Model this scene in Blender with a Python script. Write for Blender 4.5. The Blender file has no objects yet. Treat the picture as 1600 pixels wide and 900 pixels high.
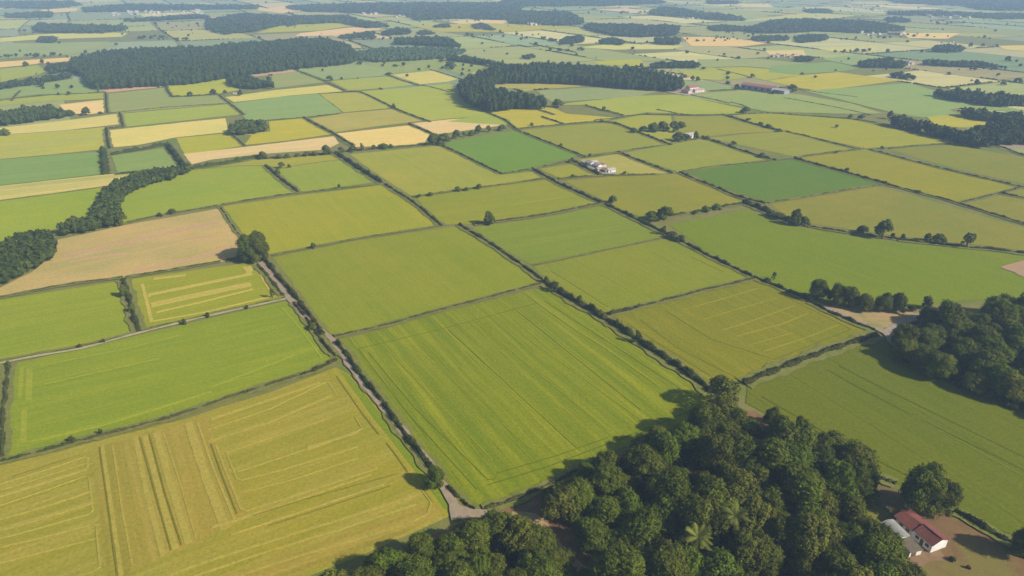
import bpy, math, random
import numpy as np
from mathutils import Vector

# ------------------------------------------------------------------ camera, world, sun, exposure
SC = bpy.context.scene
COL = SC.collection
FPX = 1067.0                    # focal length in pixels of a 1600 px wide frame
CAM_H = 150.0
PITCH = math.atan(510 / FPX)
SUN_EL = math.radians(34)
SUN_DIR = Vector((0.90 * math.cos(SUN_EL), -0.43 * math.cos(SUN_EL), math.sin(SUN_EL))).normalized()   # towards the sun
HAZE_DENSITY = 0.00022
EXPOSURE = 0.50

cam_data = bpy.data.cameras.new('camera')
cam_data.sensor_width = 36.0
cam_data.lens = 36.0 * FPX / 1600.0
cam_data.clip_end = 60000.0
cam = bpy.data.objects.new('camera', cam_data)
COL.objects.link(cam)
cam.location = (0, 0, CAM_H)
cam.rotation_euler = (math.pi / 2 - PITCH, 0, 0)
SC.camera = cam

world = bpy.data.worlds.new('World')
SC.world = world
world.use_nodes = True
wn = world.node_tree
bg = wn.nodes['Background']
sky = wn.nodes.new('ShaderNodeTexSky')
sky.sky_type = 'NISHITA'
sky.sun_disc = False
sky.sun_elevation = math.asin(SUN_DIR.z)
sky.sun_rotation = math.atan2(SUN_DIR.x, SUN_DIR.y)
wn.links.new(sky.outputs[0], bg.inputs[0])
bg.inputs[1].default_value = 0.072

sd = bpy.data.lights.new('sun', 'SUN')
sd.energy = 4.6
sd.angle = math.radians(0.6)
sd.color = (1.0, 0.945, 0.87)
sun = bpy.data.objects.new('sun', sd)
COL.objects.link(sun)
sun.rotation_euler = SUN_DIR.to_track_quat('Z', 'Y').to_euler()
sun.location = (300, -300, 600)

vs = SC.view_settings
vs.view_transform = 'Standard'
vs.look = 'None'
vs.exposure = EXPOSURE
vs.gamma = 1.0
vs.use_curve_mapping = False
SC.render.engine = 'CYCLES'
SC.cycles.max_bounces = 5
SC.cycles.diffuse_bounces = 3
SC.cycles.glossy_bounces = 1
SC.cycles.transmission_bounces = 3
SC.cycles.volume_bounces = 1
SC.cycles.use_denoising = True

# ------------------------------------------------------------------ helpers
rng = np.random.default_rng(7)
random.seed(7)
_cp, _sp = math.cos(PITCH), math.sin(PITCH)


def at(x, y, z=0.0):
    """Point of the photograph (1600x900) -> where that sight line meets height z."""
    dx, dy = (x - 800) / FPX, (450 - y) / FPX
    d = (dx, _cp + dy * _sp, -_sp + dy * _cp)
    t = (z - CAM_H) / d[2]
    return np.array([t * d[0], t * d[1], z])


def pxm(P):
    """pixels per metre at P in the 1600 px frame"""
    return FPX / (P[1] * _cp + (CAM_H - P[2]) * _sp)


def height_at(bx, by, ty):
    P = at(bx, by)
    for k in range(1, 400):
        z = k * 0.1
        dep = P[1] * _cp + (CAM_H - z) * _sp
        up = P[1] * _sp + (z - CAM_H) * _cp
        if 450 - FPX * up / dep <= ty:
            return z
    return 40.0


def inside(pt, poly):
    x, y = pt[0], pt[1]
    r = False
    n = len(poly)
    for i in range(n):
        x1, y1 = poly[i][0], poly[i][1]
        x2, y2 = poly[i - 1][0], poly[i - 1][1]
        if (y1 > y) != (y2 > y) and x < (x2 - x1) * (y - y1) / (y2 - y1) + x1:
            r = not r
    return r


def inside_many(P, poly):
    x, y = P[:, 0], P[:, 1]
    r = np.zeros(len(P), bool)
    n = len(poly)
    for i in range(n):
        x1, y1 = poly[i][0], poly[i][1]
        x2, y2 = poly[i - 1][0], poly[i - 1][1]
        if y1 == y2:
            continue
        c = ((y1 > y) != (y2 > y)) & (x < (x2 - x1) * (y - y1) / (y2 - y1) + x1)
        r ^= c
    return r


def link(o, parent=None):
    COL.objects.link(o)
    if parent is not None:
        o.parent = parent
    return o


def tag(o, label=None, cat=None, group=None, kind=None):
    if label:
        o['label'] = label
    if cat:
        o['category'] = cat
    if group:
        o['group'] = group
    if kind:
        o['kind'] = kind
    return o


def mesh_np(name, V, faces_flat, counts, mats, mat_index=None, var=None, smooth=False):
    """Mesh from numpy arrays; var is a per-vertex FLOAT attribute."""
    me = bpy.data.meshes.new(name)
    V = np.asarray(V, np.float32)
    counts = np.asarray(counts, np.int32)
    me.vertices.add(len(V))
    me.vertices.foreach_set('co', V.ravel())
    me.loops.add(len(faces_flat))
    me.loops.foreach_set('vertex_index', np.asarray(faces_flat, np.int32))
    me.polygons.add(len(counts))
    starts = np.concatenate([[0], np.cumsum(counts)[:-1]]).astype(np.int32)
    me.polygons.foreach_set('loop_start', starts)
    me.polygons.foreach_set('loop_total', counts)
    for m in mats:
        me.materials.append(m)
    if mat_index is not None:
        me.polygons.foreach_set('material_index', np.asarray(mat_index, np.int32))
    me.polygons.foreach_set('use_smooth', np.full(len(counts), smooth, bool))
    if var is not None:
        a = me.attributes.new('var', 'FLOAT', 'POINT')
        a.data.foreach_set('value', np.asarray(var, np.float32))
    me.update(calc_edges=True)
    me.validate()
    return me


class MB:
    """Collects polygons with materials; builds one mesh object."""

    def __init__(self):
        self.v, self.f, self.m = [], [], []

    def poly(self, pts, mi=0):
        n = len(self.v)
        self.v += [tuple(float(c) for c in p) for p in pts]
        self.f.append(tuple(range(n, n + len(pts))))
        self.m.append(mi)

    def prism(self, base, top, mi=0, bottom=False):
        """base, top: matching loops (counter-clockwise seen from above)"""
        n = len(self.v)
        k = len(base)
        self.v += [tuple(float(c) for c in p) for p in base] + [tuple(float(c) for c in p) for p in top]
        self.f.append(tuple(range(n + k, n + 2 * k)))
        self.m.append(mi)
        if bottom:
            self.f.append(tuple(reversed(range(n, n + k))))
            self.m.append(mi)
        for i in range(k):
            j = (i + 1) % k
            self.f.append((n + i, n + j, n + k + j, n + k + i))
            self.m.append(mi)

    def box(self, c, s, rz=0.0, mi=0):
        cx, cy, cz = c
        hx, hy, hz = s[0] / 2, s[1] / 2, s[2] / 2
        cr, sr = math.cos(rz), math.sin(rz)
        q = [(cx + a * hx * cr - b * hy * sr, cy + a * hx * sr + b * hy * cr) for a, b in ((-1, -1), (1, -1), (1, 1), (-1, 1))]
        self.prism([(x, y, cz - hz) for x, y in q], [(x, y, cz + hz) for x, y in q], mi, True)

    def tube(self, pts, radii, n=7, mi=0):
        rings = []
        for i, p in enumerate(pts):
            p = np.array(p, float)
            a = np.array(pts[max(0, i - 1)], float)
            b = np.array(pts[min(len(pts) - 1, i + 1)], float)
            d = b - a
            d /= np.linalg.norm(d) + 1e-9
            u = np.cross(d, (0.3, 0.9, 0.1))
            u /= np.linalg.norm(u) + 1e-9
            w = np.cross(d, u)
            s = len(self.v)
            for k in range(n):
                t = 2 * math.pi * k / n
                self.v.append(tuple(p + radii[i] * (math.cos(t) * u + math.sin(t) * w)))
            rings.append(s)
        for a, b in zip(rings, rings[1:]):
            for k in range(n):
                j = (k + 1) % n
                self.f.append((a + k, a + j, b + j, b + k))
                self.m.append(mi)
        self.f.append(tuple(rings[-1] + k for k in range(n)))
        self.m.append(mi)

    def mesh(self, name, mats, smooth=False):
        me = bpy.data.meshes.new(name)
        me.from_pydata(self.v, [], self.f)
        for m in mats:
            me.materials.append(m)
        me.polygons.foreach_set('material_index', self.m)
        me.polygons.foreach_set('use_smooth', [smooth] * len(self.f))
        me.update()
        return me

    def build(self, name, mats, parent=None, smooth=False):
        return link(bpy.data.objects.new(name, self.mesh(name, mats, smooth)), parent)


def smooth_line(pts, n=6):
    """Catmull-Rom through 2-D points"""
    P = [np.array(p, float) for p in pts]
    if len(P) < 3:
        return P
    out = []
    E = [2 * P[0] - P[1]] + P + [2 * P[-1] - P[-2]]
    for i in range(1, len(E) - 2):
        p0, p1, p2, p3 = E[i - 1:i + 3]
        for k in range(n):
            t = k / n
            out.append(0.5 * ((2 * p1) + (-p0 + p2) * t + (2 * p0 - 5 * p1 + 4 * p2 - p3) * t * t + (-p0 + 3 * p1 - 3 * p2 + p3) * t ** 3))
    out.append(P[-1])
    return out


def resample(pts, step):
    P = np.array(pts, float)[:, :2]
    seg = np.linalg.norm(np.diff(P, axis=0), axis=1)
    s = np.concatenate([[0], np.cumsum(seg)])
    n = max(2, int(s[-1] / step) + 1)
    t = np.linspace(0, s[-1], n)
    return np.stack([np.interp(t, s, P[:, 0]), np.interp(t, s, P[:, 1])], 1), s[-1]


def offsets(Q):
    T = np.gradient(Q, axis=0)
    T /= np.linalg.norm(T, axis=1)[:, None] + 1e-9
    return np.stack([-T[:, 1], T[:, 0]], 1), T


# ------------------------------------------------------------------ materials
def new_mat(name):
    m = bpy.data.materials.new(name)
    m.use_nodes = True
    nt = m.node_tree
    return m, nt, nt.nodes['Principled BSDF']


def N(nt, kind, **kw):
    n = nt.nodes.new(kind)
    for k, v in kw.items():
        setattr(n, k, v)
    return n


def math_node(nt, op, a, b=None, clamp=False):
    n = N(nt, 'ShaderNodeMath', operation=op, use_clamp=clamp)
    for i, x in enumerate((a, b)):
        if x is None:
            continue
        if isinstance(x, (int, float)):
            n.inputs[i].default_value = x
        else:
            nt.links.new(x, n.inputs[i])
    return n.outputs[0]


def mix_col(nt, f, a, b, blend='MIX'):
    n = N(nt, 'ShaderNodeMix', data_type='RGBA', blend_type=blend)
    for s, x in ((n.inputs['Factor'], f), (n.inputs[6], a), (n.inputs[7], b)):
        if isinstance(x, (int, float)):
            s.default_value = x
        elif isinstance(x, (tuple, list)):
            s.default_value = (*x, 1)
        else:
            nt.links.new(x, s)
    return n.outputs[2]


def noise(nt, vec, scale, detail=3.0, rough=0.55):
    n = N(nt, 'ShaderNodeTexNoise')
    n.inputs['Scale'].default_value = scale
    n.inputs['Detail'].default_value = detail
    n.inputs['Roughness'].default_value = rough
    nt.links.new(vec, n.inputs['Vector'])
    return n.outputs['Fac']


def ramp(nt, fac, lo, hi):
    n = N(nt, 'ShaderNodeMapRange')
    n.inputs['From Min'].default_value = lo
    n.inputs['From Max'].default_value = hi
    nt.links.new(fac, n.inputs['Value'])
    return n.outputs[0]


def simple_mat(name, c1, c2=None, scale=1.0, rough=0.9, bump=0.0, c3=None):
    m, nt, bs = new_mat(name)
    c2 = c2 or tuple(x * 0.8 for x in c1)
    tc = N(nt, 'ShaderNodeTexCoord').outputs['Object']
    f = ramp(nt, noise(nt, tc, scale, 5, 0.6), 0.35, 0.65)
    c = mix_col(nt, f, c1, c2)
    if c3:
        g = ramp(nt, noise(nt, tc, scale * 0.23, 4, 0.6), 0.5, 0.62)
        c = mix_col(nt, g, c, c3)
    fine = ramp(nt, noise(nt, tc, scale * 9, 2, 0.6), 0.2, 0.8)
    c = mix_col(nt, 0.35, c, mix_col(nt, fine, (0.3, 0.3, 0.3), (0.72, 0.72, 0.72)), 'OVERLAY')
    nt.links.new(c, bs.inputs['Base Color'])
    bs.inputs['Roughness'].default_value = rough
    bs.inputs['Specular IOR Level'].default_value = 0.15
    if bump:
        b = N(nt, 'ShaderNodeBump')
        b.inputs['Strength'].default_value = bump
        b.inputs['Distance'].default_value = 0.15
        nt.links.new(fine, b.inputs['Height'])
        nt.links.new(b.outputs[0], bs.inputs['Normal'])
    return m


def leaf_mat(name, dark, light, trans=0.25, olive=None):
    m, nt, bs = new_mat(name)
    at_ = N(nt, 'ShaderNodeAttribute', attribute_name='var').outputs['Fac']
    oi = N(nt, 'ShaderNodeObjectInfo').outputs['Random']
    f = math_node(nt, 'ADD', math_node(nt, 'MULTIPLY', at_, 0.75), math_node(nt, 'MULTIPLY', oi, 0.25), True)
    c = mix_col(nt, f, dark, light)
    if olive:
        o2 = math_node(nt, 'FRACT', math_node(nt, 'MULTIPLY', oi, 7.31))
        c = mix_col(nt, math_node(nt, 'MULTIPLY', o2, 0.75), c, mix_col(nt, f, tuple(x * 0.6 for x in olive), olive))
    nt.links.new(c, bs.inputs['Base Color'])
    bs.inputs['Roughness'].default_value = 0.7
    bs.inputs['Specular IOR Level'].default_value = 0.12
    tr = N(nt, 'ShaderNodeBsdfTranslucent')
    nt.links.new(mix_col(nt, 0.35, c, (0.10, 0.14, 0.01)), tr.inputs['Color'])
    mx = N(nt, 'ShaderNodeMixShader')
    mx.inputs[0].default_value = trans
    nt.links.new(bs.outputs[0], mx.inputs[1])
    nt.links.new(tr.outputs[0], mx.inputs[2])
    nt.links.new(mx.outputs[0], nt.nodes['Material Output'].inputs['Surface'])
    return m


M = {
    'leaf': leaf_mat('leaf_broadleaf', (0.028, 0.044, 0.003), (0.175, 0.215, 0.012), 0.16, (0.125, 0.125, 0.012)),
    'leaf_light': leaf_mat('leaf_light_green', (0.040, 0.060, 0.004), (0.180, 0.240, 0.012), 0.2),
    'leaf_olive': leaf_mat('leaf_olive_green', (0.040, 0.046, 0.004), (0.200, 0.200, 0.018), 0.16),
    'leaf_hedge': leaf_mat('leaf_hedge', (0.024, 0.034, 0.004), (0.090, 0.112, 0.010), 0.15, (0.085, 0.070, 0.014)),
    'leaf_wood': leaf_mat('leaf_wood', (0.018, 0.032, 0.006), (0.050, 0.074, 0.012), 0.1),
    'leaf_wood_warm': leaf_mat('leaf_wood_warm', (0.030, 0.048, 0.006), (0.095, 0.120, 0.014), 0.15),
    'leaf_young': leaf_mat('leaf_young', (0.050, 0.085, 0.030), (0.075, 0.115, 0.040), 0.1),
    'weeds': leaf_mat('leaf_weeds', (0.045, 0.058, 0.010), (0.120, 0.125, 0.022), 0.2, (0.12, 0.10, 0.03)),
    'bark': simple_mat('bark', (0.10, 0.075, 0.05), (0.05, 0.038, 0.028), 1.5, 0.95, 0.4),
    'palm': leaf_mat('leaf_palm', (0.09, 0.12, 0.012), (0.24, 0.24, 0.04), 0.2),
}

GREENS = {   # crop colours as real surface colours (linear)
    'bright': (0.260, 0.290, 0.010), 'green': (0.260, 0.275, 0.012), 'lush': (0.120, 0.270, 0.014), 'yg': (0.370, 0.350, 0.016),
    'olive': (0.340, 0.300, 0.050), 'wheat': (0.330, 0.260, 0.018), 'sand': (0.630, 0.460, 0.150), 'teal': (0.240, 0.290, 0.075),
    'dteal': (0.195, 0.275, 0.058), 'brown': (0.540, 0.350, 0.100), 'yellow': (0.530, 0.460, 0.100), 'pale': (0.440, 0.400, 0.100),
    'soil': (0.480, 0.300, 0.140), 'mid': (0.310, 0.330, 0.030), 'oliveg': (0.275, 0.250, 0.022),
}


def field_mat(name, c, ang=0.0, streak=0.5, tram=0.0, period=14.0, other=None, mottle=0.5, rowscale=1.0):
    """Crop: long streaks along the drilling direction, tramlines, soft mottling, fine grain."""
    m, nt, bs = new_mat(name)
    tc = N(nt, 'ShaderNodeTexCoord').outputs['Object']
    mp = N(nt, 'ShaderNodeMapping')
    mp.inputs['Rotation'].default_value = (0, 0, -ang)
    nt.links.new(tc, mp.inputs['Vector'])
    wob = noise(nt, tc, 0.02, 2)
    sep = N(nt, 'ShaderNodeSeparateXYZ')
    nt.links.new(mp.outputs[0], sep.inputs[0])
    u = sep.outputs[0]
    v = math_node(nt, 'ADD', sep.outputs[1], math_node(nt, 'MULTIPLY', wob, 3.0))
    cm = N(nt, 'ShaderNodeCombineXYZ')
    nt.links.new(math_node(nt, 'MULTIPLY', u, 0.022), cm.inputs[0])
    nt.links.new(v, cm.inputs[1])
    s1 = ramp(nt, noise(nt, cm.outputs[0], 0.20 * rowscale, 3, 0.6), 0.40, 0.60)
    s2 = ramp(nt, noise(nt, cm.outputs[0], 0.62 * rowscale, 2, 0.6), 0.38, 0.62)
    oc = other or (c[0] * 1.38, c[1] * 1.16, c[2] * 1.3)
    dk = (c[0] * 0.76, c[1] * 0.84, c[2] * 0.7)
    col = mix_col(nt, math_node(nt, 'MULTIPLY', s1, streak), c, oc)
    col = mix_col(nt, math_node(nt, 'MULTIPLY', s2, streak * 0.7), col, dk)
    mot = ramp(nt, noise(nt, tc, 0.016, 4, 0.6), 0.38, 0.66)
    mix2 = (c[0] * 1.30, c[1] * 1.08, c[2] * 1.2)
    col = mix_col(nt, math_node(nt, 'MULTIPLY', mot, mottle), col, mix2)
    mot2 = ramp(nt, noise(nt, tc, 0.09, 4, 0.7), 0.35, 0.7)
    col = mix_col(nt, math_node(nt, 'MULTIPLY', mot2, 0.28), col, dk)
    if tram:
        w = math_node(nt, 'FRACT', math_node(nt, 'DIVIDE', v, period))
        near = math_node(nt, 'ABSOLUTE', math_node(nt, 'SUBTRACT', w, 0.5))
        line = math_node(nt, 'LESS_THAN', near, 0.45 / period)
        brk = ramp(nt, noise(nt, tc, 0.05, 3), 0.38, 0.58)
        line = math_node(nt, 'MULTIPLY', math_node(nt, 'MULTIPLY', line, brk), tram)
        col = mix_col(nt, line, col, (c[0] * 0.50, c[1] * 0.55, c[2] * 0.6))
        l2 = math_node(nt, 'LESS_THAN', math_node(nt, 'ABSOLUTE', math_node(nt, 'SUBTRACT', near, 0.055)), 0.5 / period)
        col = mix_col(nt, math_node(nt, 'MULTIPLY', l2, tram * 0.45), col, (c[0] * 1.5, c[1] * 1.25, c[2] * 1.5))
    fine = noise(nt, tc, 0.9, 4, 0.8)
    col = mix_col(nt, 0.62, col, mix_col(nt, ramp(nt, fine, 0.34, 0.66), (0.36, 0.36, 0.36), (0.64, 0.64, 0.64)), 'OVERLAY')
    nt.links.new(col, bs.inputs['Base Color'])
    bs.inputs['Roughness'].default_value = 0.95
    bs.inputs['Specular IOR Level'].default_value = 0.08
    b = N(nt, 'ShaderNodeBump')
    b.inputs['Strength'].default_value = 0.35
    b.inputs['Distance'].default_value = 0.5
    nt.links.new(fine, b.inputs['Height'])
    nt.links.new(b.outputs[0], bs.inputs['Normal'])
    return m


def ang_px(a, b):
    A, B = at(*a), at(*b)
    return math.atan2(B[1] - A[1], B[0] - A[0])


D_ACROSS = ang_px((0, 466), (395, 405))          # hedges that run across
D_AWAY = ang_px((720, 353), (1110, 615))         # hedges that run away from the camera

# ------------------------------------------------------------------ ground, air
g = MB()
n = 40
S = 8000.0
for i in range(n):
    for j in range(n):
        x0, y0 = -S + 2 * S * i / n, -S + 2 * S * j / n
        d = 2 * S / n
        g.poly([(x0, y0, 0), (x0 + d, y0, 0), (x0 + d, y0 + d, 0), (x0, y0 + d, 0)])
ground = g.build('ground', [simple_mat('rough_grass', (0.150, 0.155, 0.022), (0.20, 0.17, 0.05), 0.12, 0.95, 0, (0.13, 0.16, 0.02))])
tag(ground, kind='structure')

hz = MB()
hz.box((0, 0, 82.0), (2 * S + 60, 2 * S + 60, 166.0))
hm = bpy.data.materials.new('air_haze')
hm.use_nodes = True
hnt = hm.node_tree
hnt.nodes.remove(hnt.nodes['Principled BSDF'])
pv = hnt.nodes.new('ShaderNodeVolumePrincipled')
pv.inputs['Color'].default_value = (0.49, 0.69, 1.0, 1)
pv.inputs['Density'].default_value = HAZE_DENSITY
pv.inputs['Anisotropy'].default_value = 0.0
hnt.links.new(pv.outputs[0], hnt.nodes['Material Output'].inputs['Volume'])
tag(hz.build('haze', [hm]), kind='stuff', label='pale blue summer haze over the plain', cat='haze')

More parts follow.
